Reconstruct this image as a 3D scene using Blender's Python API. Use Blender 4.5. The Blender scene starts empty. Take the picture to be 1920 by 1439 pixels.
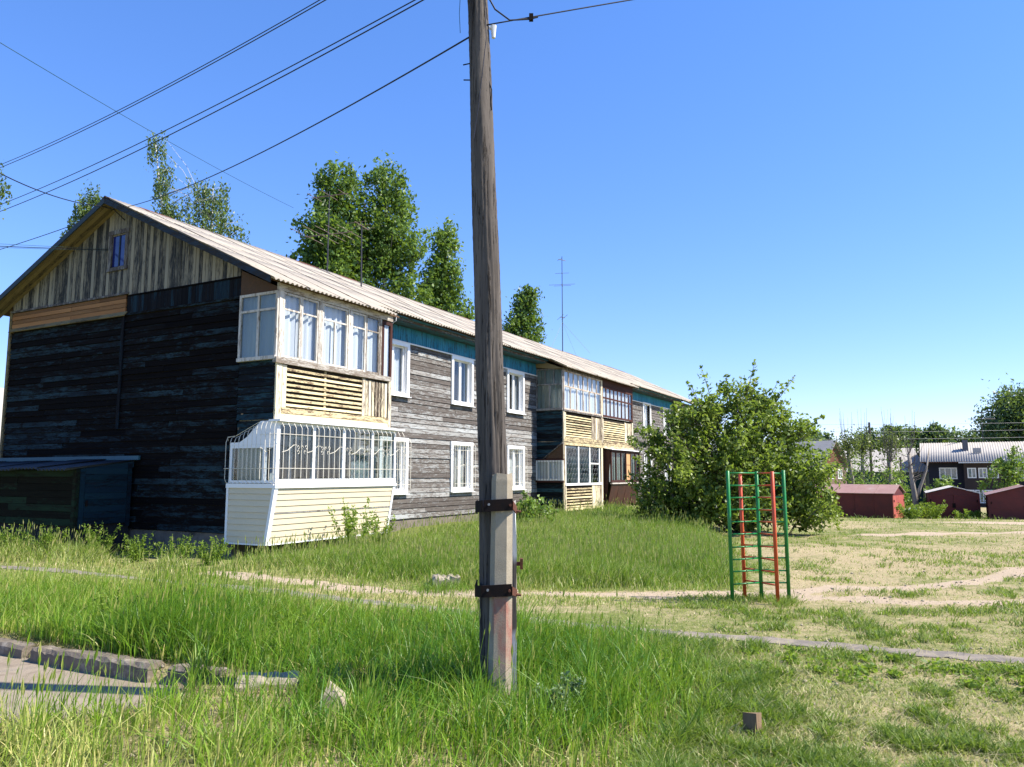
import bpy, math, random
import numpy as np
from mathutils import Vector, Matrix
R = math.radians
random.seed(7)
rng = np.random.default_rng(7)
SC = bpy.context.scene
COL = SC.collection

# ------------------------------------------------------------------ camera, sky, sun, exposure
CAM_H = 1.85
cam_d = bpy.data.cameras.new('camera')
cam = bpy.data.objects.new('camera', cam_d)
COL.objects.link(cam)
cam_d.sensor_width = 36.0
cam_d.sensor_fit = 'HORIZONTAL'
cam_d.lens = 27.0
cam_d.clip_start = 0.05
cam_d.clip_end = 3000
cam.location = (0, 0, CAM_H)
cam.rotation_euler = (R(90 + 6.7525), 0, 0)
SC.camera = cam

SUN_AZ, SUN_EL = 98.0, 48.0           # clockwise from +Y, elevation
W = bpy.data.worlds.new('World')
SC.world = W
W.use_nodes = True
wn = W.node_tree
sky = wn.nodes.new('ShaderNodeTexSky')
sky.sky_type = 'NISHITA'
sky.sun_disc = False
sky.sun_elevation = R(SUN_EL)
sky.sun_rotation = R(SUN_AZ)
sky.altitude = 0
sky.air_density = 1.0
sky.dust_density = 0.0
sky.ozone_density = 5.0
bg = wn.nodes['Background']
bg.inputs['Strength'].default_value = 0.15
hsv = wn.nodes.new('ShaderNodeHueSaturation')
hsv.inputs['Saturation'].default_value = 1.3
gam = wn.nodes.new('ShaderNodeGamma')
gam.inputs['Gamma'].default_value = 0.75
wn.links.new(sky.outputs[0], gam.inputs['Color'])
wn.links.new(gam.outputs[0], hsv.inputs['Color'])
tint = wn.nodes.new('ShaderNodeMix')
tint.data_type = 'RGBA'; tint.blend_type = 'MULTIPLY'
tint.inputs[0].default_value = 1.0
tint.inputs[7].default_value = (1.0, 0.96, 1.24, 1)
wn.links.new(hsv.outputs[0], tint.inputs[6])
wn.links.new(tint.outputs[2], bg.inputs[0])

sun_d = bpy.data.lights.new('sun', 'SUN')
sun_d.energy = 5.0
sun_d.angle = R(0.53)
sun_d.color = (1.0, 0.94, 0.84)
sun = bpy.data.objects.new('sun', sun_d)
COL.objects.link(sun)
ts = Vector((math.sin(R(SUN_AZ)) * math.cos(R(SUN_EL)), math.cos(R(SUN_AZ)) * math.cos(R(SUN_EL)), math.sin(R(SUN_EL))))
sun.rotation_euler = ts.to_track_quat('Z', 'Y').to_euler()
sun.location = (20, -5, 30)

SC.view_settings.view_transform = 'Standard'
SC.view_settings.look = 'None'
SC.view_settings.exposure = 1.08
SC.view_settings.gamma = 1.0
SC.view_settings.use_curve_mapping = False
SC.render.engine = 'CYCLES'
SC.cycles.max_bounces = 6
SC.cycles.transparent_max_bounces = 12

# ------------------------------------------------------------------ helpers
def tag(o, label=None, cat=None, group=None, kind=None):
    if label: o['label'] = label
    if cat: o['category'] = cat
    if group: o['group'] = group
    if kind: o['kind'] = kind
    return o

def empty(name, loc=(0, 0, 0), rz=0.0, parent=None):
    o = bpy.data.objects.new(name, None)
    COL.objects.link(o)
    o.location = loc
    o.rotation_euler = (0, 0, rz)
    o.empty_display_size = 0.3
    o.parent = parent
    return o

def link(name, me, parent=None, loc=None, rot=None):
    o = bpy.data.objects.new(name, me)
    COL.objects.link(o)
    o.parent = parent
    if loc is not None: o.location = loc
    if rot is not None: o.rotation_euler = rot
    return o

class MB:
    """collects shapes into one mesh"""
    def __init__(s):
        s.v = []; s.f = []
    def add(s, vs, fs):
        b = len(s.v)
        s.v.extend([tuple(p) for p in vs])
        s.f.extend([tuple(i + b for i in f) for f in fs])
        return s
    def hexa(s, p):      # 8 points: bottom loop 0-3, top loop 4-7
        return s.add(p, [(3, 2, 1, 0), (4, 5, 6, 7), (0, 1, 5, 4), (1, 2, 6, 5), (2, 3, 7, 6), (3, 0, 4, 7)])
    def box(s, x0, x1, y0, y1, z0, z1):
        return s.hexa([(x0, y0, z0), (x1, y0, z0), (x1, y1, z0), (x0, y1, z0),
                       (x0, y0, z1), (x1, y0, z1), (x1, y1, z1), (x0, y1, z1)])
    def jbox(s, x0, x1, y0, y1, z0, z1, j=0.004):
        q = lambda: random.uniform(-j, j)
        return s.hexa([(x0 + q(), y0 + q(), z0 + q()), (x1 + q(), y0 + q(), z0 + q()), (x1 + q(), y1 + q(), z0 + q()), (x0 + q(), y1 + q(), z0 + q()),
                       (x0 + q(), y0 + q(), z1 + q()), (x1 + q(), y0 + q(), z1 + q()), (x1 + q(), y1 + q(), z1 + q()), (x0 + q(), y1 + q(), z1 + q())])
    def prism(s, poly, axis, a0, a1):
        """extrude a 2D polygon along axis ('x','y','z'); poly in the other two axes in order"""
        n = len(poly)
        def P(q, a):
            if axis == 'x': return (a, q[0], q[1])
            if axis == 'y': return (q[0], a, q[1])
            return (q[0], q[1], a)
        vs = [P(q, a0) for q in poly] + [P(q, a1) for q in poly]
        fs = [tuple(range(n - 1, -1, -1)), tuple(range(n, 2 * n))]
        for i in range(n):
            j = (i + 1) % n
            fs.append((i, j, n + j, n + i))
        return s.add(vs, fs)
    def tube(s, pts, r, n=6, cap=True):
        pts = [Vector(p) for p in pts]
        m = len(pts)
        rs = r if isinstance(r, (list, tuple)) else [r] * m
        vs = []
        ref = Vector((0.31, 0.17, 0.93)).normalized()
        for i, p in enumerate(pts):
            t = (pts[min(i + 1, m - 1)] - pts[max(i - 1, 0)])
            if t.length < 1e-9: t = Vector((0, 0, 1))
            t.normalize()
            u = t.cross(ref)
            if u.length < 1e-3: u = t.cross(Vector((1, 0, 0)))
            u.normalize()
            w = t.cross(u)
            for k in range(n):
                a = 2 * math.pi * k / n
                vs.append(p + (u * math.cos(a) + w * math.sin(a)) * rs[i])
        fs = []
        for i in range(m - 1):
            for k in range(n):
                k2 = (k + 1) % n
                fs.append((i * n + k, i * n + k2, (i + 1) * n + k2, (i + 1) * n + k))
        if cap:
            fs.append(tuple(range(n - 1, -1, -1)))
            fs.append(tuple((m - 1) * n + k for k in range(n)))
        return s.add(vs, fs)
    def mesh(s, name, mat, smooth=False):
        me = bpy.data.meshes.new(name)
        me.from_pydata(s.v, [], s.f)
        if mat: me.materials.append(mat)
        if smooth:
            me.polygons.foreach_set('use_smooth', [True] * len(me.polygons))
        me.update()
        return me
    def build(s, name, mat, parent=None, smooth=False, loc=None, rot=None):
        return link(name, s.mesh(name, mat, smooth), parent, loc, rot)

def np_mesh(name, V, F4=None, F3=None, mat=None, attrs=None, smooth=False):
    """fast mesh from numpy; F4 quads, F3 tris; attrs {name: per-vertex float}"""
    me = bpy.data.meshes.new(name)
    n4 = 0 if F4 is None else len(F4)
    n3 = 0 if F3 is None else len(F3)
    me.vertices.add(len(V))
    me.vertices.foreach_set('co', np.ascontiguousarray(V, dtype=np.float32).ravel())
    loops = []
    if n4: loops.append(np.asarray(F4, dtype=np.int32).ravel())
    if n3: loops.append(np.asarray(F3, dtype=np.int32).ravel())
    loops = np.concatenate(loops)
    me.loops.add(len(loops))
    me.loops.foreach_set('vertex_index', loops)
    me.polygons.add(n4 + n3)
    starts = np.concatenate([np.arange(n4) * 4, n4 * 4 + np.arange(n3) * 3]).astype(np.int32)
    me.polygons.foreach_set('loop_start', starts)
    if smooth:
        me.polygons.foreach_set('use_smooth', np.ones(n4 + n3, dtype=bool))
    if attrs:
        for k, a in attrs.items():
            at = me.attributes.new(k, 'FLOAT', 'POINT')
            at.data.foreach_set('value', np.ascontiguousarray(a, dtype=np.float32))
    if mat: me.materials.append(mat)
    me.update(calc_edges=True)
    me.validate(verbose=False)
    return me

# ------------------------------------------------------------------ node helpers
class NT:
    def __init__(s, name):
        s.m = bpy.data.materials.new(name)
        s.m.use_nodes = True
        s.t = s.m.node_tree
        s.t.nodes.clear()
        s.out = s.t.nodes.new('ShaderNodeOutputMaterial')
    def n(s, typ, props=None, **ins):
        nd = s.t.nodes.new(typ)
        if props:
            for k, v in props.items(): setattr(nd, k, v)
        for k, v in ins.items():
            key = int(k[1:]) if (k[0] == 'i' and k[1:].isdigit()) else k.replace('_', ' ')
            s.set(nd.inputs[key], v)
        return nd
    def set(s, inp, v):
        if isinstance(v, bpy.types.NodeSocket): s.t.links.new(v, inp)
        elif isinstance(v, bpy.types.Node): s.t.links.new(v.outputs[0], inp)
        else:
            if isinstance(v, (tuple, list)) and len(v) == 3 and inp.type == 'RGBA': v = (*v, 1)
            inp.default_value = v
    def ramp(s, fac, stops, interp='LINEAR'):
        nd = s.t.nodes.new('ShaderNodeValToRGB')
        nd.color_ramp.interpolation = interp
        el = nd.color_ramp.elements
        while len(el) < len(stops): el.new(0.5)
        for e, (p, c) in zip(el, stops):
            e.position = p
            if not isinstance(c, (tuple, list)): c = (c, c, c)
            e.color = (*c[:3], 1)
        s.set(nd.inputs[0], fac)
        return nd.outputs[0]
    def mix(s, fac, a, b, mode='MIX'):
        nd = s.t.nodes.new('ShaderNodeMix')
        nd.data_type = 'RGBA'; nd.blend_type = mode
        s.set(nd.inputs[0], fac); s.set(nd.inputs[6], a); s.set(nd.inputs[7], b)
        return nd.outputs[2]
    def math(s, op, a, b=0.0, clamp=False):
        nd = s.t.nodes.new('ShaderNodeMath')
        nd.operation = op; nd.use_clamp = clamp
        s.set(nd.inputs[0], a); s.set(nd.inputs[1], b)
        return nd.outputs[0]
    def coord(s, scale=(1, 1, 1), rnd=True, which='Object'):
        tc = s.t.nodes.new('ShaderNodeTexCoord')
        mp = s.t.nodes.new('ShaderNodeMapping')
        mp.inputs['Scale'].default_value = scale
        s.t.links.new(tc.outputs[which], mp.inputs['Vector'])
        v = mp.outputs[0]
        if rnd:
            oi = s.t.nodes.new('ShaderNodeObjectInfo')
            k = s.math('MULTIPLY', oi.outputs['Random'], 53.0)
            va = s.t.nodes.new('ShaderNodeVectorMath')
            s.t.links.new(v, va.inputs[0]); s.t.links.new(k, va.inputs[1])
            v = va.outputs[0]
        return v
    def rnd(s):
        return s.t.nodes.new('ShaderNodeObjectInfo').outputs['Random']
    def noise(s, vec, scale=1.0, detail=4.0, rough=0.55, dist=0.0):
        nd = s.n('ShaderNodeTexNoise', Vector=vec, Scale=scale, Detail=detail, Roughness=rough, Distortion=dist)
        return nd.outputs['Fac']
    def bump(s, h, strength=0.3, dist=0.01):
        return s.n('ShaderNodeBump', Height=h, Strength=strength, Distance=dist).outputs[0]
    def bsdf(s, color, rough=0.8, spec=0.3, normal=None, metal=0.0):
        b = s.n('ShaderNodeBsdfPrincipled')
        s.set(b.inputs['Base Color'], color)
        s.set(b.inputs['Roughness'], rough)
        s.set(b.inputs['Specular IOR Level'], spec)
        s.set(b.inputs['Metallic'], metal)
        if normal is not None: s.set(b.inputs['Normal'], normal)
        return b.outputs[0]
    def done(s, sh):
        s.t.links.new(sh, s.out.inputs['Surface'])
        return s.m

def peel_wood(name, bare_a, bare_b, paint, paint2, cover=0.5, axis='x', vary=0.5, rough=0.85, sharp=0.07, fine=1.0, bump=0.5, spec=0.2, tone=0.5):
    """weathered planks: bare grain with peeling paint; axis = grain direction"""
    t = NT(name)
    st = {'x': (1.7, 9, 9), 'y': (9, 1.7, 9), 'z': (9, 9, 1.7)}[axis]
    gt = {'x': (1.2, 60, 60), 'y': (60, 1.2, 60), 'z': (60, 60, 1.2)}[axis]
    v = t.coord(tuple(c * fine for c in st))
    g = t.noise(t.coord(gt), 1.0, 5, 0.6)
    pk = t.noise(v, 1.0, 8, 0.68, 0.4)
    fl = t.noise(t.coord(tuple(c * 5 * fine for c in st)), 1.0, 4, 0.65)
    s = t.math('ADD', pk, t.math('MULTIPLY', t.math('SUBTRACT', t.rnd(), 0.5), vary * 0.42))
    s = t.math('ADD', s, t.math('MULTIPLY', t.math('SUBTRACT', fl, 0.5), 0.6))
    f = t.ramp(s, [(max(0, 1 - cover - sharp), 0.0), (min(1, 1 - cover + sharp), 1.0)])
    bare = t.mix(t.ramp(g, [(0.3, 0.0), (0.72, 1.0)]), bare_a, bare_b)
    var = t.noise(t.coord(tuple(c * 0.35 for c in st)), 1.0, 2, 0.5)
    pc = t.mix(t.ramp(var, [(0.35, 0.0), (0.65, 1.0)]), paint, paint2)
    pc = t.mix(t.math('MULTIPLY', g, 0.35), pc, bare_b)
    c = t.mix(f, bare, pc)
    c = t.mix(1.0, c, t.math('ADD', t.math('MULTIPLY', t.rnd(), tone), 1.0 - tone * .5), 'MULTIPLY')
    h = t.math('ADD', t.math('MULTIPLY', g, 0.6), t.math('MULTIPLY', f, 0.7))
    return t.done(t.bsdf(c, rough, spec, t.bump(h, bump, 0.008)))

def plain(name, col, col2=None, rough=0.6, spec=0.3, scale=6.0, metal=0.0, bump=0.0, dirt=None, dirt_amt=0.5):
    t = NT(name)
    v = t.coord((1, 1, 1))
    n1 = t.noise(v, scale, 5, 0.6)
    c = t.mix(t.ramp(n1, [(0.3, 0.0), (0.7, 1.0)]), col, col2 or tuple(x * 0.85 for x in col))
    if dirt:
        n2 = t.noise(v, scale * 0.6, 8, 0.7)
        c = t.mix(t.ramp(n2, [(1 - dirt_amt - 0.05, 0.0), (1 - dirt_amt + 0.12, 1.0)]), c, dirt)
    nm = t.bump(t.noise(v, scale * 6, 4, 0.6), bump, 0.01) if bump else None
    return t.done(t.bsdf(c, rough, spec, nm, metal))

def leaf_mat(name, a, b, c, trans=0.35, rough=0.45, spec=0.35):
    t = NT(name)
    at = t.n('ShaderNodeAttribute', {'attribute_name': 'tint'})
    col = t.ramp(at.outputs['Fac'], [(0.0, a), (0.5, b), (1.0, c)])
    p = t.bsdf(col, rough, spec)
    tr = t.n('ShaderNodeBsdfTranslucent')
    t.set(tr.inputs['Color'], t.mix(0.5, col, (0.35, 0.5, 0.04), 'MIX'))
    mx = t.n('ShaderNodeMixShader')
    t.set(mx.inputs[0], trans); t.set(mx.inputs[1], p); t.set(mx.inputs[2], tr.outputs[0])
    return t.done(mx.outputs[0])

M = {}
# facade boards, sunlit side: grey-brown wood with flaking pale blue-white paint
M['facade'] = peel_wood('facade_boards', (0.052, 0.042, 0.036), (0.165, 0.142, 0.124), (0.31, 0.325, 0.32), (0.22, 0.21, 0.195), cover=0.475, vary=0.5, fine=2.3, sharp=0.05, tone=0.42)
M['gable'] = peel_wood('gable_boards', (0.004, 0.004, 0.0055), (0.014, 0.011, 0.0095), (0.026, 0.052, 0.062), (0.012, 0.020, 0.026), cover=0.40, axis='y', vary=0.7, fine=1.3, sharp=0.08, spec=0.02, tone=0.55)  # near-black tones put the gable's shade into the board colour
M['gable_z'] = peel_wood('gable_frieze_boards', (0.0065, 0.007, 0.010), (0.02, 0.02, 0.022), (0.014, 0.035, 0.05), (0.008, 0.018, 0.03), cover=0.45, axis='z', vary=0.8, spec=0.02)  # darkened like the siding, gable shade painted into the frieze
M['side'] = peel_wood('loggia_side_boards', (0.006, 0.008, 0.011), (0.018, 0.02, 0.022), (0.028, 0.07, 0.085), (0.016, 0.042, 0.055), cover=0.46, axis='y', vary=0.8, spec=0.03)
M['cream_z'] = peel_wood('cream_gable_boards', (0.014, 0.020, 0.026), (0.060, 0.056, 0.048), (0.27, 0.235, 0.165), (0.22, 0.20, 0.15), cover=0.56, axis='z', vary=0.7, fine=0.9, sharp=0.10)
M['cream_soffit'] = peel_wood('cream_soffit_boards', (0.05, 0.04, 0.03), (0.10, 0.08, 0.05), (0.25, 0.19, 0.085), (0.20, 0.15, 0.07), cover=0.62, axis='y', vary=0.3)
M['teal'] = peel_wood('teal_frieze_boards', (0.015, 0.03, 0.04), (0.04, 0.06, 0.07), (0.020, 0.19, 0.30), (0.045, 0.26, 0.38), cover=0.60, axis='z', vary=0.5)
M['teal_x'] = peel_wood('teal_eave_boards', (0.03, 0.03, 0.03), (0.09, 0.07, 0.06), (0.022, 0.15, 0.19), (0.03, 0.10, 0.13), cover=0.58, axis='x', vary=0.5)
M['fascia'] = peel_wood('peeling_fascia', (0.05, 0.03, 0.025), (0.14, 0.10, 0.08), (0.35, 0.45, 0.46), (0.10, 0.22, 0.25), cover=0.42, axis='x', vary=0.5)
M['barge'] = peel_wood('bargeboard_paint', (0.015, 0.014, 0.014), (0.05, 0.045, 0.04), (0.022, 0.045, 0.075), (0.03, 0.05, 0.07), cover=0.6, axis='y', vary=0.5)
M['new_wood'] = peel_wood('new_pine_boards', tone=0.8, bare_a=(0.14, 0.060, 0.022), bare_b=(0.29, 0.15, 0.062), paint=(0.25, 0.12, 0.046), paint2=(0.18, 0.078, 0.028), cover=0.5, axis='y', vary=1.0)
M['cream_wood'] = peel_wood('cream_loggia_wood', (0.08, 0.045, 0.028), (0.20, 0.14, 0.09), (0.72, 0.60, 0.34), (0.62, 0.52, 0.30), cover=0.585, axis='x', vary=0.5, fine=1.6)
M['cream_post'] = peel_wood('cream_loggia_posts', (0.09, 0.055, 0.035), (0.24, 0.19, 0.14), (0.70, 0.60, 0.38), (0.58, 0.52, 0.40), cover=0.53, axis='z', vary=0.5, fine=1.6)
M['white_wood'] = peel_wood('old_white_wood', (0.13, 0.095, 0.07), (0.30, 0.25, 0.20), (0.56, 0.53, 0.47), (0.45, 0.42, 0.37), cover=0.54, axis='z', vary=0.4, fine=1.6)
M['white_wood_x'] = peel_wood('old_white_wood_rail', (0.13, 0.095, 0.07), (0.30, 0.25, 0.20), (0.54, 0.51, 0.45), (0.42, 0.39, 0.34), cover=0.51, axis='x', vary=0.4, fine=1.6)
M['grey_wood'] = peel_wood('grey_frame_wood', (0.05, 0.04, 0.035), (0.13, 0.11, 0.10), (0.30, 0.29, 0.27), (0.22, 0.21, 0.19), cover=0.5, axis='z', vary=0.4)
M['brown_paint'] = peel_wood('brown_frame_paint', (0.03, 0.018, 0.014), (0.07, 0.045, 0.035), (0.062, 0.017, 0.012), (0.045, 0.014, 0.012), cover=0.7, axis='z', vary=0.4)
M['brown_boards'] = peel_wood('brown_boards', (0.05, 0.028, 0.018), (0.12, 0.075, 0.045), (0.11, 0.055, 0.028), (0.085, 0.04, 0.02), cover=0.4, axis='x', vary=0.6)
M['brown_tin'] = plain('brown_tin', (0.062, 0.018, 0.011), (0.035, 0.014, 0.011), 0.55, 0.3, 3.0, dirt=(0.018, 0.012, 0.012), dirt_amt=0.42, bump=0.15)
M['dark_in'] = plain('dark_interior', (0.035, 0.028, 0.022), rough=0.9, spec=0.1)
M['inner_wall'] = plain('inner_wall', (0.16, 0.14, 0.11), rough=0.9, spec=0.1)
M['pvc'] = plain('white_pvc', (0.80, 0.80, 0.80), (0.77, 0.77, 0.76), 0.3, 0.4, 2.0)
M['white_paint'] = plain('white_paint', (0.78, 0.77, 0.74), (0.70, 0.68, 0.63), 0.5, 0.3, 8.0, dirt=(0.35, 0.30, 0.25), dirt_amt=0.32)
M['vinyl'] = plain('cream_vinyl_siding', (0.62, 0.53, 0.365), (0.585, 0.50, 0.345), 0.45, 0.3, 1.5, dirt=(0.52, 0.44, 0.29), dirt_amt=0.30)
M['grille'] = plain('grille_paint', (0.74, 0.70, 0.60), (0.62, 0.56, 0.45), 0.5, 0.3, 20.0)
M['black_metal'] = plain('dark_rusty_metal', (0.018, 0.010, 0.008), (0.010, 0.008, 0.008), 0.75, 0.1, 18.0, metal=0.0, bump=0.3)
M['rust'] = plain('rust', (0.13, 0.045, 0.025), (0.07, 0.03, 0.02), 0.8, 0.2, 20.0, bump=0.3)
M['mast'] = plain('mast_metal', (0.055, 0.05, 0.055), (0.03, 0.03, 0.035), 0.5, 0.4, 10.0, metal=0.4)
M['ant'] = plain('rusty_tube', (0.17, 0.125, 0.10), (0.11, 0.08, 0.065), 0.6, 0.3, 10.0)
M['galv'] = plain('dull_aluminium', (0.30, 0.30, 0.31), (0.22, 0.22, 0.23), 0.5, 0.4, 10.0, metal=0.5)
M['plinth'] = plain('plinth_render', (0.20, 0.17, 0.14), (0.12, 0.10, 0.085), 0.9, 0.1, 5.0, bump=0.5, dirt=(0.05, 0.045, 0.04), dirt_amt=0.4)
M['plinth_dark'] = plain('dark_plinth', (0.035, 0.033, 0.032), (0.018, 0.018, 0.02), 0.9, 0.1, 4.0, bump=0.5, dirt=(0.10, 0.095, 0.085), dirt_amt=0.25)
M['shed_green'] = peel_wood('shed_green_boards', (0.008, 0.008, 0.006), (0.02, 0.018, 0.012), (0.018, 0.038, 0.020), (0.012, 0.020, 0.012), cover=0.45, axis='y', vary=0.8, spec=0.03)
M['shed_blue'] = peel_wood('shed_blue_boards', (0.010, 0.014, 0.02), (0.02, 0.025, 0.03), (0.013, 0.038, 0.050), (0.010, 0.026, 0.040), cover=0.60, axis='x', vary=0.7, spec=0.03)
M['shed_roof'] = plain('shed_roof_sheet', (0.06, 0.065, 0.075), (0.035, 0.04, 0.05), 0.8, 0.2, 6.0, bump=0.2)
M['shed_flash'] = plain('blue_flashing', (0.035, 0.11, 0.14), (0.03, 0.09, 0.12), 0.6, 0.3, 4.0)
M['wire'] = plain('wire_black', (0.012, 0.012, 0.014), rough=0.6)
M['wire_green'] = plain('wire_green', (0.015, 0.06, 0.06), rough=0.6)
M['ceramic'] = plain('white_porcelain', (0.8, 0.8, 0.78), rough=0.2, spec=0.5)
M['green_paint'] = plain('green_enamel', (0.012, 0.20, 0.035), (0.010, 0.16, 0.03), 0.35, 0.45, 14.0, bump=0.1, dirt=(0.09, 0.055, 0.03), dirt_amt=0.36)
M['orange_paint'] = plain('orange_enamel', (0.58, 0.085, 0.022), (0.50, 0.07, 0.02), 0.38, 0.45, 14.0, bump=0.1, dirt=(0.20, 0.06, 0.035), dirt_amt=0.38)
M['red_tin'] = plain('garage_red_paint', (0.15, 0.022, 0.018), (0.10, 0.019, 0.018), 0.6, 0.3, 1.6, dirt=(0.045, 0.018, 0.02), dirt_amt=0.38, bump=0.1)
M['red_dark'] = plain('garage_maroon_paint', (0.125, 0.024, 0.021), (0.080, 0.019, 0.019), 0.6, 0.3, 1.6, dirt=(0.075, 0.022, 0.018), dirt_amt=0.40, bump=0.1)
M['red_end'] = plain('garage_faded_red', (0.40, 0.10, 0.075), (0.34, 0.08, 0.06), 0.6, 0.3, 2.2, dirt=(0.20, 0.06, 0.05), dirt_amt=0.34)
M['garage_roof'] = plain('garage_roof_sheet', (0.33, 0.20, 0.16), (0.27, 0.15, 0.12), 0.55, 0.35, 1.2, dirt=(0.36, 0.28, 0.24), dirt_amt=0.4)
M['pale_edge'] = plain('pale_drip_edge', (0.62, 0.56, 0.48), rough=0.6)
M['chimney'] = plain('chimney_block', (0.14, 0.14, 0.15), (0.09, 0.09, 0.10), 0.9, 0.1, 6.0)
M['dh_wall'] = plain('far_house_dark_boards', (0.014, 0.016, 0.026), (0.022, 0.022, 0.030), 0.8, 0.2, 1.0)
M['dh_brown'] = plain('far_house_brown_boards', (0.048, 0.036, 0.032), (0.034, 0.026, 0.024), 0.8, 0.2, 1.0)
M['far_brick'] = plain('far_brown_gable', (0.16, 0.075, 0.045), (0.11, 0.055, 0.035), 0.9, 0.1, 1.0)
M['far_brick2'] = plain('far_stone_wall', (0.20, 0.14, 0.105), (0.15, 0.11, 0.085), 0.9, 0.1, 1.0)
M['far_grey'] = plain('far_grey_blue_wall', (0.20, 0.24, 0.27), (0.13, 0.16, 0.19), 0.9, 0.1, 1.0)
M['far_teal'] = plain('far_teal_wall', (0.02, 0.055, 0.06), (0.03, 0.07, 0.075), 0.9, 0.1, 1.0)
M['roof_old'] = plain('far_slate_roof', (0.40, 0.37, 0.33), (0.33, 0.305, 0.275), 0.9, 0.1, 0.8)

def roof_mat():
    t = NT('asbestos_sheet')
    v = t.coord((1, 1, 1))
    n1 = t.noise(v, 1.3, 6, 0.6)
    c = t.mix(t.ramp(n1, [(0.3, 0.0), (0.7, 1.0)]), (0.40, 0.355, 0.29), (0.32, 0.282, 0.23))
    sp = t.noise(t.coord((9, 3, 3)), 1.0, 6, 0.75)
    c = t.mix(t.ramp(sp, [(0.60, 0.0), (0.72, 1.0)]), c, (0.13, 0.11, 0.095))
    c = t.mix(t.math('MULTIPLY', t.rnd(), 0.30), c, (0.36, 0.32, 0.28))
    return t.done(t.bsdf(c, 0.9, 0.15, t.bump(t.noise(v, 40, 4, 0.6), 0.25, 0.01)))
M['roof'] = roof_mat()

def glass_mat(name, tint=(0.97, 0.98, 0.98), refl=0.035, rough=0.015):
    t = NT(name)
    lw = t.n('ShaderNodeLayerWeight', Blend=0.5)
    f5 = t.math('POWER', lw.outputs['Facing'], 4.0)
    fac = t.math('ADD', t.math('MULTIPLY', f5, 0.5), refl, True)
    wob = t.bump(t.noise(t.coord((1, 1, 1)), 1.6, 1, 0.4), 0.05, 0.05)
    g = t.n('ShaderNodeBsdfGlossy', Color=(0.95, 0.97, 1.0), Roughness=rough, Normal=wob)
    tr = t.n('ShaderNodeBsdfTransparent', Color=tint)
    mx = t.n('ShaderNodeMixShader')
    t.set(mx.inputs[0], fac); t.set(mx.inputs[1], tr.outputs[0]); t.set(mx.inputs[2], g.outputs[0])
    return t.done(mx.outputs[0])
M['glass'] = glass_mat('window_glass')
M['glass_dirty'] = glass_mat('dusty_glass', (0.78, 0.81, 0.78), 0.04, 0.08)
M['glass_dark'] = glass_mat('dark_glass', (0.70, 0.75, 0.76), 0.06, 0.02)

def curtain_mat(name, col):
    t = NT(name)
    n1 = t.noise(t.coord((3, 3, 0.4)), 2.0, 3, 0.5)
    c = t.mix(n1, tuple(x * 0.86 for x in col), col)
    p = t.bsdf(c, 0.9, 0.1)
    tr = t.n('ShaderNodeBsdfTranslucent', Color=(*col, 1))
    mx = t.n('ShaderNodeMixShader')
    t.set(mx.inputs[0], 0.12); t.set(mx.inputs[1], p); t.set(mx.inputs[2], tr.outputs[0])
    return t.done(mx.outputs[0])
M['curtain'] = curtain_mat('white_curtain', (0.58, 0.61, 0.64))
M['curtain_g'] = curtain_mat('grey_curtain', (0.50, 0.54, 0.55))
M['curtain_d'] = curtain_mat('dim_curtain', (0.24, 0.27, 0.27))
M['ply'] = plain('plywood', (0.50, 0.29, 0.14), (0.42, 0.24, 0.11), 0.7, 0.2, 4.0, dirt=(0.10, 0.06, 0.04), dirt_amt=0.2)

def pole_mat():
    t = NT('weathered_pole_wood')
    v = t.coord((9, 9, 0.7), False)
    n1 = t.noise(v, 1.0, 6, 0.6, 0.3)
    cr = t.noise(t.coord((34, 34, 1.8), False), 1.0, 8, 0.66, 0.7)
    c = t.mix(t.ramp(n1, [(0.3, 0.0), (0.7, 1.0)]), (0.050, 0.043, 0.038), (0.135, 0.116, 0.100))
    ck = t.ramp(cr, [(0.34, 0.0), (0.44, 1.0)])
    c = t.mix(ck, (0.022, 0.018, 0.016), c)
    h = t.math('ADD', t.math('MULTIPLY', ck, 1.0), t.math('MULTIPLY', n1, 0.5))
    return t.done(t.bsdf(c, 0.9, 0.15, t.bump(h, 0.9, 0.02)))
M['pole'] = pole_mat()

def concrete_mat(name, stain=None):
    t = NT(name)
    v = t.coord((1, 1, 1), False)
    n1 = t.noise(v, 5, 5, 0.6)
    sp = t.noise(v, 130, 5, 0.75)
    c = t.mix(t.ramp(n1, [(0.3, 0.0), (0.7, 1.0)]), (0.27, 0.228, 0.168), (0.36, 0.31, 0.232))
    c = t.mix(t.ramp(sp, [(0.30, 0.0), (0.44, 1.0)]), (0.15, 0.13, 0.105), c)
    if stain:
        sx = t.n('ShaderNodeSeparateXYZ', Vector=t.coord((1, 1, 1), False)).outputs[2]
        zz = t.ramp(sx, [(0.20, 0.0), (0.36, 1.0), (0.80, 1.0), (0.92, 0.0)])
        nn = t.ramp(t.noise(t.coord((5, 5, 1.6), False), 1.0, 5, 0.6), [(0.46, 0.0), (0.60, 1.0)])
        c = t.mix(t.math('MULTIPLY', t.math('MULTIPLY', zz, nn), 0.75), c, (0.30, 0.10, 0.075))
    return t.done(t.bsdf(c, 0.92, 0.15, t.bump(t.math('ADD', sp, n1), 0.6, 0.01)))
M['concrete'] = concrete_mat('concrete')
M['kerb'] = plain('old_kerb', (0.20, 0.165, 0.125), (0.13, 0.108, 0.085), 0.92, 0.1, 9.0, bump=0.6, dirt=(0.34, 0.30, 0.245), dirt_amt=0.42)
M['concrete_stub'] = concrete_mat('stained_concrete', True)

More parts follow.
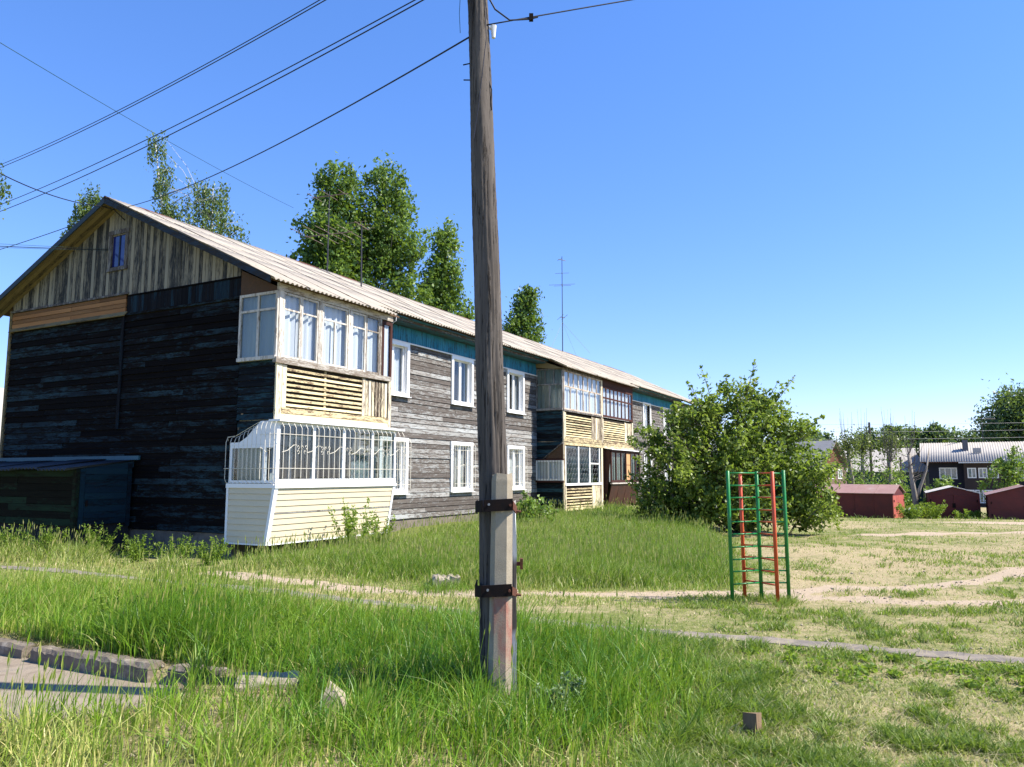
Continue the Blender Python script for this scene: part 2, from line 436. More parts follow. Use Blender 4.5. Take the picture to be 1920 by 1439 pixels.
def white_post_mat():
    t = NT('flaking_white_post')
    z = t.n('ShaderNodeSeparateXYZ', Vector=t.coord((1, 1, 1), False)).outputs[2]
    n1 = t.noise(t.coord((14, 14, 3), False), 1.0, 6, 0.65)
    zz = t.ramp(t.math('DIVIDE', t.math('ADD', z, t.math('MULTIPLY', n1, 0.10)), 2.0), [(0.26, 1.0), (0.29, 0.0), (0.56, 0.0), (0.60, 1.0), (0.78, 1.0), (0.80, 0.2)])
    g = t.noise(t.coord((30, 30, 1.5), False), 1.0, 5, 0.6)
    w = t.mix(g, (0.10, 0.08, 0.065), (0.24, 0.20, 0.16))
    f = t.math('MULTIPLY', zz, t.ramp(n1, [(0.30, 0.0), (0.42, 1.0)]))
    return t.done(t.bsdf(t.mix(f, w, (0.72, 0.72, 0.70)), 0.85, 0.2, t.bump(g, 0.5, 0.01)))
M['white_post'] = white_post_mat()

def bark_mat(name, a, b, birch=False):
    t = NT(name)
    v = t.coord((1, 1, 1))
    n1 = t.noise(t.coord((6, 6, 1.2)), 1.0, 5, 0.6)
    c = t.mix(t.ramp(n1, [(0.35, 0.0), (0.65, 1.0)]), a, b)
    if birch:
        n2 = t.noise(t.coord((1.5, 1.5, 9)), 1.0, 4, 0.6)
        c = t.mix(t.ramp(n2, [(0.57, 0.0), (0.62, 1.0)]), c, (0.03, 0.03, 0.03))
    return t.done(t.bsdf(c, 0.9, 0.15, t.bump(n1, 0.6, 0.02)))
M['bark'] = bark_mat('grey_bark', (0.055, 0.045, 0.035), (0.13, 0.11, 0.09))
M['birch_bark'] = bark_mat('birch_bark', (0.62, 0.60, 0.56), (0.45, 0.43, 0.40), True)
M['poplar_bark'] = bark_mat('poplar_bark', (0.22, 0.19, 0.15), (0.33, 0.29, 0.24))
M['twig'] = bark_mat('bare_twigs', (0.16, 0.14, 0.12), (0.10, 0.085, 0.075))
M['leaf_birch'] = leaf_mat('birch_leaves', (0.030, 0.070, 0.014), (0.075, 0.150, 0.026), (0.18, 0.27, 0.055))
M['leaf_weep'] = leaf_mat('weeping_birch_leaves', (0.04, 0.075, 0.025), (0.10, 0.15, 0.05), (0.19, 0.25, 0.09))
M['leaf_bush'] = leaf_mat('bush_leaves', (0.025, 0.06, 0.010), (0.11, 0.175, 0.026), (0.30, 0.36, 0.08), 0.42)
M['leaf_far'] = leaf_mat('far_leaves', (0.030, 0.065, 0.030), (0.060, 0.11, 0.05), (0.11, 0.17, 0.08))
M['leaf_young'] = leaf_mat('young_leaves', (0.06, 0.13, 0.02), (0.13, 0.22, 0.035), (0.24, 0.34, 0.07))
M['leaf_olive'] = leaf_mat('olive_leaves', (0.055, 0.075, 0.03), (0.10, 0.12, 0.05), (0.17, 0.18, 0.08))
M['grass'] = leaf_mat('grass_blades', (0.045, 0.150, 0.010), (0.19, 0.325, 0.020), (0.60, 0.52, 0.20), 0.38, 0.45, 0.4)
M['meadow'] = leaf_mat('meadow_blades', (0.060, 0.155, 0.012), (0.20, 0.31, 0.028), (0.58, 0.50, 0.24), 0.38, 0.45, 0.4)
M['dry'] = leaf_mat('field_blades', (0.065, 0.145, 0.014), (0.18, 0.245, 0.036), (0.54, 0.46, 0.25), 0.4, 0.5)
M['thatch'] = leaf_mat('dead_thatch', (0.035, 0.045, 0.012), (0.11, 0.09, 0.04), (0.36, 0.29, 0.14), 0.2, 0.7, 0.1)
M['weed'] = leaf_mat('weed_leaves', (0.06, 0.13, 0.012), (0.16, 0.25, 0.025), (0.34, 0.42, 0.08), 0.45, 0.5)
M['weed_pale'] = leaf_mat('pale_weed_leaves', (0.12, 0.19, 0.08), (0.20, 0.28, 0.14), (0.32, 0.40, 0.22), 0.3, 0.5)

# ------------------------------------------------------------------ terrain
HOUSE_O = (-6.217, 17.337)
HOUSE_RZ = R(61.877)
HU = (math.cos(HOUSE_RZ), math.sin(HOUSE_RZ))
HV = (-math.sin(HOUSE_RZ), math.cos(HOUSE_RZ))
HOUSE_L, HOUSE_W = 38.8, 9.2

def to_house(X, Y):
    dx = X - HOUSE_O[0]; dy = Y - HOUSE_O[1]
    return dx * HU[0] + dy * HU[1], dx * HV[0] + dy * HV[1]
def from_house(x, y):
    return HOUSE_O[0] + HU[0] * x + HV[0] * y, HOUSE_O[1] + HU[1] * x + HV[1] * y
def sstep(a, b, t):
    t = np.clip((t - a) / (b - a), 0, 1)
    return t * t * (3 - 2 * t)
def house_dist(X, Y):
    x, y = to_house(X, Y)
    dx = np.maximum(np.maximum(-1.6 - x, x - HOUSE_L - 1), 0)
    dy = np.maximum(np.maximum(-1.3 - y, y - HOUSE_W), 0)
    return np.hypot(dx, dy)
PAVED = [(-12, 11.8), (-6.9, 9.5), (-5.7, 8.90), (-5.0, 8.46), (-4.5, 8.20), (-3.35, 7.66), (-2.95, 7.35), (-2.85, 6.9), (-3.08, 6.4), (-3.5, 6.15), (-4.0, 6.0), (-12, 6.2)]
def poly_dist(P, pts):
    d = np.full(len(P), 1e9)
    for (a, b) in zip(pts[:-1], pts[1:]):
        a = np.array(a, float); b = np.array(b, float)
        ab = b - a
        t = np.clip(((P - a) @ ab) / (ab @ ab), 0, 1)
        d = np.minimum(d, np.linalg.norm(P - (a + t[:, None] * ab), axis=1))
    return d
def in_poly(P, poly):
    x, y = P[:, 0], P[:, 1]
    r = np.zeros(len(P), bool)
    j = len(poly) - 1
    for i in range(len(poly)):
        xi, yi = poly[i]; xj, yj = poly[j]
        c = ((yi > y) != (yj > y)) & (x < (xj - xi) * (y - yi) / (yj - yi + 1e-12) + xi)
        r ^= c
        j = i
    return r
def terrain(X, Y):
    X = np.asarray(X, float); Y = np.asarray(Y, float)
    t = np.clip(Y - 19, 0, 76)
    z = -0.035 * t * t / (t + 4.0)
    m = 1 - sstep(0.8, 9.0, house_dist(X, Y))
    hx = to_house(X, Y)[0]
    z = z * (1 - m) + (0.04 + 0.24 * sstep(2.0, 9.0, hx)) * m
    und = 0.035 * np.sin(X * 0.9 + 1.3) * np.sin(Y * 0.7 + .4) + 0.02 * np.sin(X * 2.1 + Y * 1.7)
    z = z + und * sstep(9, 14, Y)
    Pq = np.column_stack([X.ravel(), Y.ravel()])
    near = (Pq[:, 0] < -2.5) & (Pq[:, 0] > -13) & (Pq[:, 1] > 5.5) & (Pq[:, 1] < 12)
    if near.any():
        dz = np.zeros(len(Pq))
        q = Pq[near]
        dz[near] = np.where(in_poly(q, PAVED), .19 * sstep(-.10, .10, poly_dist(q, PAVED + PAVED[:1])), 0)
        z = z - dz.reshape(z.shape)
    return z
def tz(x, y): return float(terrain(x, y))

TRAILS = [  # worn dirt tracks (world polylines, half width)
    ([(-5.6, 14.6), (-4.3, 13.7), (-2.8, 12.8), (-1.7, 12.4), (-0.5, 12.1), (0, 12.12), (1.15, 12.17), (2.3, 12.12), (3.43, 12.33), (4.61, 12.6), (6.06, 12.96), (7.42, 13.33), (8.6, 14.07), (9.83, 15.06), (14, 17.5)], 0.22),
    ([(4.0, 12.3), (4.6, 12.1), (5.14, 11.86), (5.74, 11.47), (6.41, 11.29), (7.45, 11.47), (10, 12.2)], 0.17),
    ([(11, 25.5), (16, 27.5), (22, 29.5), (30, 31.5)], 0.55),
    ([(24, 40), (30, 39), (40, 40)], 1.6),
]
ASPH = [(-12.5, 16.2), (-8.3, 14.65), (-7.0, 14.1), (-5.75, 13.45), (-4.4, 12.7), (-3.25, 12.05), (-2.5, 11.58), (-1.2, 10.9), (0.0, 10.2), (0.8, 9.75), (1.52, 9.39), (2.66, 8.97), (3.67, 8.52), (4.58, 8.13), (5.11, 7.94), (8.0, 6.9)]

_perm = rng.random((64, 64))
def vnoise(X, Y, s):
    x = np.asarray(X) / s + 100.3; y = np.asarray(Y) / s + 77.7
    xi = np.floor(x).astype(int); yi = np.floor(y).astype(int)
    fx = x - xi; fy = y - yi
    fx = fx * fx * (3 - 2 * fx); fy = fy * fy * (3 - 2 * fy)
    g = lambda a, b: _perm[a % 64, b % 64]
    return (g(xi, yi) * (1 - fx) + g(xi + 1, yi) * fx) * (1 - fy) + (g(xi, yi + 1) * (1 - fx) + g(xi + 1, yi + 1) * fx) * fy
def dirtness(P):
    """0 grassy .. 1 bare trail"""
    d = np.zeros(len(P))
    wob = 0.30 * (vnoise(P[:, 0], P[:, 1], 0.45) - 0.5) + .16 * (vnoise(P[:, 0], P[:, 1], 0.17) - .5)
    for pts, hw in TRAILS:
        dd = poly_dist(P, pts) + wob
        d = np.maximum(d, 1 - sstep(hw * 0.7, hw * 1.7, dd))
    return d

def ground_mat():
    t = NT('dry_ground')
    P = t.coord((1, 1, 1), False)
    n1 = t.noise(P, 0.9, 6, 0.65)
    n2 = t.noise(P, 7.0, 6, 0.7)
    n3 = t.noise(P, 45.0, 4, 0.7)
    straw = t.mix(t.ramp(n3, [(0.35, 0.0), (0.65, 1.0)]), (0.26, 0.20, 0.105), (0.44, 0.36, 0.215))
    green = t.mix(n3, (0.10, 0.13, 0.03), (0.20, 0.21, 0.065))
    at = t.n('ShaderNodeAttribute', {'attribute_name': 'green'}).outputs['Fac']
    f = t.math('ADD', t.math('MULTIPLY', n2, 0.55), t.math('MULTIPLY', n1, 0.45))
    f = t.math('ADD', f, t.math('MULTIPLY', t.math('SUBTRACT', at, 0.5), 0.6))
    c = t.mix(t.ramp(f, [(0.44, 0.0), (0.60, 1.0)]), straw, green)
    da = t.n('ShaderNodeAttribute', {'attribute_name': 'dirt'}).outputs['Fac']
    df = t.math('ADD', da, t.math('MULTIPLY', t.math('SUBTRACT', n2, 0.5), 0.9))
    dirt = t.mix(n2, (0.36, 0.275, 0.19), (0.46, 0.365, 0.26))
    c = t.mix(t.ramp(df, [(0.42, 0.0), (0.66, 1.0)]), c, dirt)
    h = t.math('ADD', n3, t.math('MULTIPLY', n2, 1.0))
    return t.done(t.bsdf(c, 0.95, 0.1, t.bump(h, 0.7, 0.03)))
M['ground'] = ground_mat()

def make_ground():
    far = np.geomspace(1, 700, 34)
    xs = np.concatenate([-14 - far[::-1], np.linspace(-14, 14, 170), 14 + far])
    ys = np.concatenate([1.5 - far[::-1][::2], np.linspace(1.5, 34, 190), 34 + far])
    X, Y = np.meshgrid(xs, ys)
    P = np.stack([X.ravel(), Y.ravel()], 1)
    Z = terrain(P[:, 0], P[:, 1])
    V = np.column_stack([P, Z])
    nx, ny = len(xs), len(ys)
    i = np.arange(ny - 1)[:, None] * nx + np.arange(nx - 1)[None, :]
    i = i.ravel()
    F = np.stack([i, i + 1, i + nx + 1, i + nx], 1)
    g = 0.39 + 0.9 * (vnoise(P[:, 0], P[:, 1], 3.1) - 0.5) * 0.5
    g = g + 0.35 * (1 - sstep(3.0, 6.0, P[:, 0])) * (P[:, 1] > 12.6) + 0.12 * (P[:, 1] > 20)
    g = g + 0.25 * (P[:, 0] < 1.6) * (P[:, 1] < 10.5)
    g = np.clip(g, 0, 1)
    me = np_mesh('ground', V, F4=F, mat=M['ground'], attrs={'green': g, 'dirt': dirtness(P)}, smooth=True)
    return tag(link('ground', me), kind='structure')
make_ground()

def strip(name, pts, hw, mat, lift, jit=0.03, step=0.25):
    """a ribbon laid on the terrain"""
    P = [Vector((*p, 0)) for p in pts]
    dense = []
    for a, b in zip(P[:-1], P[1:]):
        n = max(1, int((b - a).length / step))
        for k in range(n): dense.append(a.lerp(b, k / n))
    dense.append(P[-1])
    for _ in range(3):
        dense = [dense[0]] + [(dense[i - 1] + dense[i] * 2 + dense[i + 1]) / 4 for i in range(1, len(dense) - 1)] + [dense[-1]]
    b = MB(); vs = []; fs = []
    for i, p in enumerate(dense):
        t = dense[min(i + 1, len(dense) - 1)] - dense[max(i - 1, 0)]
        t.normalize(); nrm = Vector((-t.y, t.x, 0))
        L = p + nrm * (hw + random.uniform(-jit, jit)); Rr = p - nrm * (hw + random.uniform(-jit, jit))
        for q in (L, Rr):
            z = tz(q.x, q.y) + lift
            vs.append((q.x, q.y, z)); vs.append((q.x, q.y, z - 0.06))
    for i in range(len(dense) - 1):
        a = i * 4; c = a + 4
        fs += [(a, a + 2, c + 2, c), (a + 1, a, c, c + 1), (a + 2, a + 3, c + 3, c + 2)]
    b.add(vs, fs)
    return b.build(name, mat)

def asphalt_mat():
    t = NT('old_asphalt')
    v = t.coord((1, 1, 1), False)
    n1 = t.noise(v, 3.0, 5, 0.6); n2 = t.noise(v, 90, 3, 0.6)
    c = t.mix(n2, (0.125, 0.108, 0.092), (0.21, 0.184, 0.158))
    c = t.mix(t.ramp(n1, [(0.45, 0.0), (0.72, 1.0)]), c, (0.30, 0.25, 0.19))
    return t.done(t.bsdf(c, 0.92, 0.15, t.bump(n2, 0.5, 0.008)))
M['asphalt'] = asphalt_mat()
tag(strip('footpath', ASPH, 0.15, M['asphalt'], 0.010, jit=.045, step=.12), kind='structure')

def paved_mat():
    t = NT('worn_concrete_slab')
    v = t.coord((1, 1, 1), False)
    n1 = t.noise(v, 1.8, 6, 0.6); n2 = t.noise(v, 60, 4, 0.7); n3 = t.noise(v, 6, 5, 0.6)
    c = t.mix(t.ramp(n1, [(0.3, 0.0), (0.7, 1.0)]), (0.225, 0.18, 0.132), (0.29, 0.24, 0.182))
    c = t.mix(t.ramp(n2, [(0.30, 0.0), (0.45, 1.0)]), (0.15, 0.125, 0.10), c)
    c = t.mix(t.ramp(n3, [(0.54, 0.0), (0.66, 1.0)]), c, (0.19, 0.15, 0.11))
    return t.done(t.bsdf(c, 0.92, 0.15, t.bump(t.math('ADD', n2, n3), 0.5, 0.01)))
M['paved'] = paved_mat()
b = MB()
nP = len(PAVED)
b.add([(x, y, -.115) for x, y in PAVED] + [(x, y, -.20) for x, y in PAVED],
      [tuple(range(nP))] + [((i + 1) % nP, i, nP + i, nP + (i + 1) % nP) for i in range(nP)])
tag(b.build('pavement', M['paved']), kind='structure')

def rough_block(name, mat, p0, p1, w, z0, z1, parent=None, jag=0.012, seg=10):
    """a kerb stone between two ground points with chipped edges"""
    a = Vector((*p0, 0)); c = Vector((*p1, 0)); t = (c - a).normalized(); nrm = Vector((-t.y, t.x, 0))
    vs = []; fs = []
    for i in range(seg + 1):
        p = a.lerp(c, i / seg)
        q = lambda s=1.0: random.uniform(-jag, jag) * s
        prof = [(-w / 2, z0), (w / 2, z0), (w / 2, z1 - .035 + q()), (w / 2 - .035 + q(), z1 + q(.6)), (-w / 2 + .035 + q(), z1 + q(.6)), (-w / 2, z1 - .035 + q())]
        for o, z in prof:
            r = p + nrm * o
            vs.append((r.x, r.y, z))
    n = 6
    for i in range(seg):
        for k in range(n):
            k2 = (k + 1) % n
            fs.append((i * n + k, i * n + k2, (i + 1) * n + k2, (i + 1) * n + k))
    fs.append(tuple(range(n))); fs.append(tuple(seg * n + k for k in range(n - 1, -1, -1)))
    return MB().add(vs, fs).build(name, mat, parent)
tag(rough_block('kerb_stone', M['kerb'], (-6.55, 9.32), (-5.22, 8.62), 0.20, -0.25, 0.015), 'pale kerb stone with a crumbled end, farthest along the concrete pad edge', 'kerb stone', 'broken kerb stones')
tag(rough_block('kerb_stone', M['kerb'], (-5.05, 8.48), (-4.60, 8.24), 0.18, -0.25, 0.03), 'short dark kerb stone butted against the long chipped one', 'kerb stone', 'broken kerb stones')
tag(rough_block('kerb_stone', M['kerb'], (-4.57, 8.22), (-3.42, 7.66), 0.20, -0.25, 0.05), 'long kerb stone with chipped white top edge beside the concrete pad', 'kerb stone', 'broken kerb stones')
tag(rough_block('kerb_stone', M['kerb'], (-3.22, 7.60), (-2.66, 7.40), 0.18, -0.25, 0.05), 'small tilted kerb stone half sunk in the tall grass', 'kerb stone', 'broken kerb stones')
tag(rough_block('concrete_slab', M['concrete'], (-2.40, 6.98), (-1.90, 7.08), 0.32, -0.02, 0.085, jag=0.02), 'broken flat concrete slab lying in the tall grass past the kerb', 'concrete slab')
tag(rough_block('concrete_slab', M['concrete'], (-1.30, 12.85), (-0.85, 12.9), 0.34, tz(-1, 12.8) - .05, tz(-1, 12.8) + 0.17, jag=0.04), 'pale concrete lump on the small mound by the dirt track', 'concrete lump')
# pointed white stone
b = MB()
pts = [(-.10, -.07, 0), (.10, -.06, 0), (.11, .07, 0), (-.09, .08, 0), (-.08, -.05, .15), (.06, -.05, .12), (.07, .05, .14), (-.06, .06, .19), (-.055, .01, .25)]
b.add(pts, [(0, 1, 5, 4), (1, 2, 6, 5), (2, 3, 7, 6), (3, 0, 4, 7), (4, 5, 8), (5, 6, 8), (6, 7, 8), (7, 4, 8), (3, 2, 1, 0)])
tag(b.build('stone', M['concrete'], loc=(-1.40, 6.33, -0.02)), 'pointed grey-white stone standing in the tall grass', 'stone')
# rotten stake
def stake_mat():
    t = NT('rotten_stake')
    g = t.noise(t.coord((40, 40, 4), False), 1.0, 5, 0.6)
    z = t.n('ShaderNodeSeparateXYZ', Vector=t.coord((1, 1, 1), False)).outputs[2]
    f = t.ramp(t.math('ADD', z, t.math('MULTIPLY', g, 0.10)), [(0.09, 0.0), (0.13, 1.0)])
    c = t.mix(f, (0.035, 0.018, 0.012), t.mix(g, (0.11, 0.065, 0.038), (0.28, 0.20, 0.125)))
    return t.done(t.bsdf(c, 0.9, 0.1, t.bump(g, 0.6, 0.01)))
M['stake'] = stake_mat()
b = MB()
b.hexa([(-.05, -.05, -.03), (.05, -.045, -.03), (.05, .05, -.03), (-.05, .05, -.03), (-.05, -.05, .175), (.045, -.052, .165), (.052, .045, .15), (-.045, .05, .17)])
tag(b.build('wooden_stake', M['stake'], loc=(1.71, 5.70, 0.0), rot=(R(-2), R(2), R(52))), 'short rotten square wooden stake poking out of the grass', 'stake')

# ------------------------------------------------------------------ the long two-storey house (local: x along the facade, y into the house, facade at y=0)
house = empty('apartment_house', (HOUSE_O[0], HOUSE_O[1], 0), HOUSE_RZ)
tag(house, 'long two-storey weathered timber apartment house with grey corrugated roof and glazed loggias', 'house')
Z0, ZF = 0.55, 5.80          # bottom and top of siding on the facade
PITCH = 0.15
EAVE_Y, RIDGE_Y, RIDGE_Z, SLOPE = -0.62, 4.6, 8.93, 0.470
GOH = 0.46                   # gable overhang
def roof_z(y): return RIDGE_Z - SLOPE * abs(y - RIDGE_Y)

# core masses
b = MB(); b.box(0.02, HOUSE_L - .02, 0.02, HOUSE_W - .02, -0.4, 0.53)
b.build('plinth', M['plinth'], house)
fw = MB().box(0.05, HOUSE_L - .05, 0.36, 0.42, 0.54, 6.3).build('facade_wall', M['dark_in'], house)
gw = MB().prism([(0.30, 0.54), (HOUSE_W - .05, 0.54), (HOUSE_W - .05, roof_z(HOUSE_W) - .15), (RIDGE_Y, RIDGE_Z - .2), (0.30, roof_z(0.1) - .2)], 'x', 0.03, 0.10).build('gable_wall', M['dark_in'], house)
MB().prism([(0.43, 0.54), (HOUSE_W - .05, 0.54), (HOUSE_W - .05, roof_z(HOUSE_W) - .15), (RIDGE_Y, RIDGE_Z - .2), (0.43, roof_z(0.1) - .2)], 'x', HOUSE_L - .1, HOUSE_L - .03).build('far_gable_wall', M['brown_boards'], house)
MB().box(0.12, HOUSE_L - .12, HOUSE_W - .12, HOUSE_W - .04, 0.54, 6.6).build('rear_wall', M['facade'], house)

SB = 'siding_board'
def lap_x(x0, x1, z0, z1, y=0.0, t=0.024):
    """lapped board running along x, facing -y"""
    j = lambda a=.005: random.uniform(-a, a)
    o = j(.008)
    return MB().hexa([(x0, y - t + o + j(), z0 + j()), (x1, y - t + o + j(), z0 + j()), (x1, y + .012, z0), (x0, y + .012, z0),
                      (x0, y - .008 + o, z1 - .013), (x1, y - .008 + o, z1 - .013), (x1, y + .012, z1 - .013), (x0, y + .012, z1 - .013)])
def lap_y(y0, y1, z0, z1, x=0.0, t=0.024):
    """lapped board running along y, facing -x"""
    j = lambda a=.005: random.uniform(-a, a)
    o = j(.008)
    return MB().hexa([(x - t + o + j(), y0, z0 + j()), (x + .012, y0, z0), (x + .012, y1, z0), (x - t + o + j(), y1, z0 + j()),
                      (x - .008 + o, y0, z1 - .013), (x + .012, y0, z1 - .013), (x + .012, y1, z1 - .013), (x - .008 + o, y1, z1 - .013)])

WIN_UP, WIN_LO = (4.17, 5.77), (1.30, 2.91)
WINX = [(5.14, 6.49), (8.90, 10.25), (12.75, 14.10)]
WINX_B = [(HOUSE_L - b_, HOUSE_L - a_) for a_, b_ in WINX][::-1]
def rows(z0, z1, p=PITCH):
    n = int(round((z1 - z0) / p)); q = (z1 - z0) / n
    return [(z0 + i * q, z0 + (i + 1) * q) for i in range(n)]
def pieces(z0, z1, x0, x1, wins, nsplit):
    cut = []
    for (a, c) in wins:
        for (lo, hi) in (WIN_UP, WIN_LO):
            if z1 > lo + .03 and z0 < hi - .03: cut.append((a + .03, c - .03)); break
    res = []; cur = x0
    for a, c in cut:
        res.append((cur, a)); cur = c
    res.append((cur, x1))
    out = []
    for a, c in res:
        if c - a > 4.5 and nsplit:
            ks = sorted(random.uniform(a + 1, c - 1) for _ in range(nsplit if c - a > 8 else 1))
            pt = [a] + ks + [c]
            out += [(p + .002, q - .002) for p, q in zip(pt[:-1], pt[1:]) if q - p > .15]
        else: out.append((a, c))
    return out
for z0, z1 in rows(Z0, ZF):
    for a, c in pieces(z0, z1, 4.15, 15.26, WINX, 1):
        lap_x(a, c, z0, z1).build(SB, M['facade'], fw)
bb = MB()
for z0, z1 in rows(Z0, ZF):
    for a, c in pieces(z0, z1, 23.54, 34.65, WINX_B, 1):
        m_ = lap_x(a, c, z0, z1); bb.add(m_.v, m_.f)
tag(bb.build('far_siding_boards', M['facade'], fw), kind='stuff')

# gable: lapped boards with a batten, frieze boards, new pine boards, cream vertical boards
for z0, z1 in rows(Z0, 5.86):
    js = sorted([random.uniform(1.2, 3.6)] + ([4.17] if z0 > 3.0 else [random.uniform(3.4, 5)]) + ([random.uniform(5.6, 8.0)] if random.random() < .75 else []))
    pt = [0.0] + js + [9.17]
    for p, q in zip(pt[:-1], pt[1:]):
        if q - p < .2: continue
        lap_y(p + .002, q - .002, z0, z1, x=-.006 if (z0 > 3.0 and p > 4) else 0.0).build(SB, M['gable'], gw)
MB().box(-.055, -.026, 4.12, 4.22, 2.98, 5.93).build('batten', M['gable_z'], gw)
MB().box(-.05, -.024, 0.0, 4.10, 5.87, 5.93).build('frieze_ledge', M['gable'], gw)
y = 0.0
while y < 4.05:
    w = random.uniform(.115, .14)
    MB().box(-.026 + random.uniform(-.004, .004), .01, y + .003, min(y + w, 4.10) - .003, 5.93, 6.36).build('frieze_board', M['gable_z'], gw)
    y += w
for k, (z0, z1) in enumerate([(5.97, 6.09), (6.09, 6.205), (6.205, 6.32), (6.32, 6.42)]):
    x0 = -.034
    for p, q in ([(4.12, 5.2), (5.2, 9.14)] if k % 2 else [(4.12, 6.4), (6.4, 9.14)]):
        MB().box(x0 + random.uniform(-.010, .004), .0, p + .006, q - .006, z0 + .006, z1 - .006).build('pine_board', M['new_wood'], gw)
for p, q in [(4.05, 5.1), (5.1, 6.3), (6.3, 7.5), (7.5, 9.16)]:
    MB().hexa([(-.13, p, 5.865), (-.11, p, 5.85), (-.11, q - .01, 5.85), (-.13, q - .01, 5.865), (-.04, p, 5.98), (-.02, p, 5.965), (-.02, q - .01, 5.965), (-.04, q - .01, 5.98)]).build('drip_board', M['cream_soffit'], gw)
MB().box(-.075, -.01, 4.02, 9.18, 6.425, 6.475).build('ledge', M['grey_wood'], gw)
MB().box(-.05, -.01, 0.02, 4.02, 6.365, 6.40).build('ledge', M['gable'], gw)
# cream gable boards
ATW = (4.23, 4.86, 7.22, 8.05)   # attic opening y0,y1,z0,z1
y = 0.03
while y < 9.15:
    w = random.uniform(.105, .135); y2 = min(y + w, 9.16)
    zb = (6.405 if y < 4.02 else 6.48)
    zt0, zt1 = roof_z(y) - .13, roof_z(y2) - .13
    x0 = -.026 + random.uniform(-.005, .004)
    def gb(za0, za1, zb0, zb1):
        MB().hexa([(x0, y + .006, za0), (.01, y + .006, za0), (.01, y2 - .006, za1), (x0, y2 - .006, za1),
                   (x0, y + .006, zb0), (.01, y + .006, zb0), (.01, y2 - .006, zb1), (x0, y2 - .006, zb1)]).build('gable_board', M['cream_z'], gw)
    if zt0 - zb > .03 and zt1 - zb > .03:
        if y2 > ATW[0] and y < ATW[1]:
            gb(zb, zb, ATW[2], ATW[2]); gb(ATW[3], ATW[3], zt0, zt1)
        else: gb(zb, zb, zt0, zt1)
    y = y2
aw = MB()
aw.box(-.06, .02, ATW[0] - .07, ATW[0] + .04, ATW[2] - .03, ATW[3] + .03).box(-.06, .02, ATW[1] - .04, ATW[1] + .07, ATW[2] - .03, ATW[3] + .03)
aw.box(-.068, .02, ATW[0] - .10, ATW[1] + .10, ATW[3] + .03, ATW[3] + .14).box(-.072, .02, ATW[0] - .10, ATW[1] + .10, ATW[2] - .12, ATW[2] - .03)
aw = aw.build('attic_window', M['grey_wood'], house)
MB().box(-.02, .0, ATW[0] + .29, ATW[0] + .33, ATW[2], ATW[3]).build('mullion', M['barge'], aw)
M['attic_glass'] = plain('attic_blue_pane', (0.012, 0.02, 0.14), (0.010, 0.016, 0.10), 0.08, 0.6, 1.0)
MB().box(-.002, .01, ATW[0] + .04, ATW[0] + .29, ATW[2], ATW[3]).build('pane', M['attic_glass'], aw)
MB().box(-.002, .01, ATW[0] + .33, ATW[1] - .04, ATW[2], ATW[3]).build('pane', M['attic_glass'], aw)
# corner trims
MB().box(-.06, .05, 9.14, 9.25, 2.25, 6.50).build('corner_board', M['cream_soffit'], house)
MB().box(-.045, .05, 9.14, 9.24, 0.55, 2.24).build('corner_board', M['shed_flash'], house)

# eave boxing on the facade
MB().box(4.16, 15.22, -.50, -.47, 6.30, 6.42).build('fascia', M['fascia'], house)
MB().box(23.58, 34.62, -.50, -.47, 6.30, 6.42).build('fascia', M['fascia'], house)
for a, c in ((4.14, 15.24), (23.56, 34.64)):
    MB().box(a, c, -.465, -.03, 6.275, 6.298).build('soffit', M['teal_x'], house)
    MB().box(a, c, -.60, -.51, 6.36, 6.40).build('eave_batten', M['teal_x'], house)
    MB().box(a, c, -.07, -.028, 5.775, 5.815).build('frieze_ledge', M['white_paint'], house)
    fr = MB(); x = a
    while x < c:
        w = random.uniform(.10, .13)
        o = random.uniform(-.004, .004)
        fr.box(x + .006, min(x + w, c) - .006, -.030 + o, .012, 5.815, 6.272)
        x += w
    tag(fr.build('frieze_boards', M['teal'], house), kind='stuff')
for x in np.arange(4.6, 34.5, 0.95):
    if 15.2 < x < 23.6: continue
    MB().prism([(-.60, 6.40), (.3, 6.83), (.3, 6.72), (-.44, 6.36)], 'x', x, x + .06).build('rafter_end', M['teal_x'], house)

# roof
SL = math.atan(SLOPE)
rdeck = MB()
rdeck.prism([(EAVE_Y + .1, roof_z(EAVE_Y + .1) - .05), (RIDGE_Y, RIDGE_Z - .05), (2 * RIDGE_Y - EAVE_Y - .1, roof_z(EAVE_Y + .1) - .05), (2 * RIDGE_Y - EAVE_Y - .1, roof_z(EAVE_Y + .1) - .09), (RIDGE_Y, RIDGE_Z - .10), (EAVE_Y + .1, roof_z(EAVE_Y + .1) - .09)], 'x', -GOH + .05, HOUSE_L + GOH - .05)
for a, c in ((-GOH + .06, 4.3), (15.1, 23.7), (34.5, HOUSE_L + GOH - .06)):
    rdeck.prism([(-1.28, roof_z(-1.28) - .055), (EAVE_Y + .12, roof_z(EAVE_Y + .12) - .055), (EAVE_Y + .12, roof_z(EAVE_Y + .12) - .09), (-1.28, roof_z(-1.28) - .09)], 'x', a, c)
roof = rdeck.build('roof', M['brown_boards'], house)
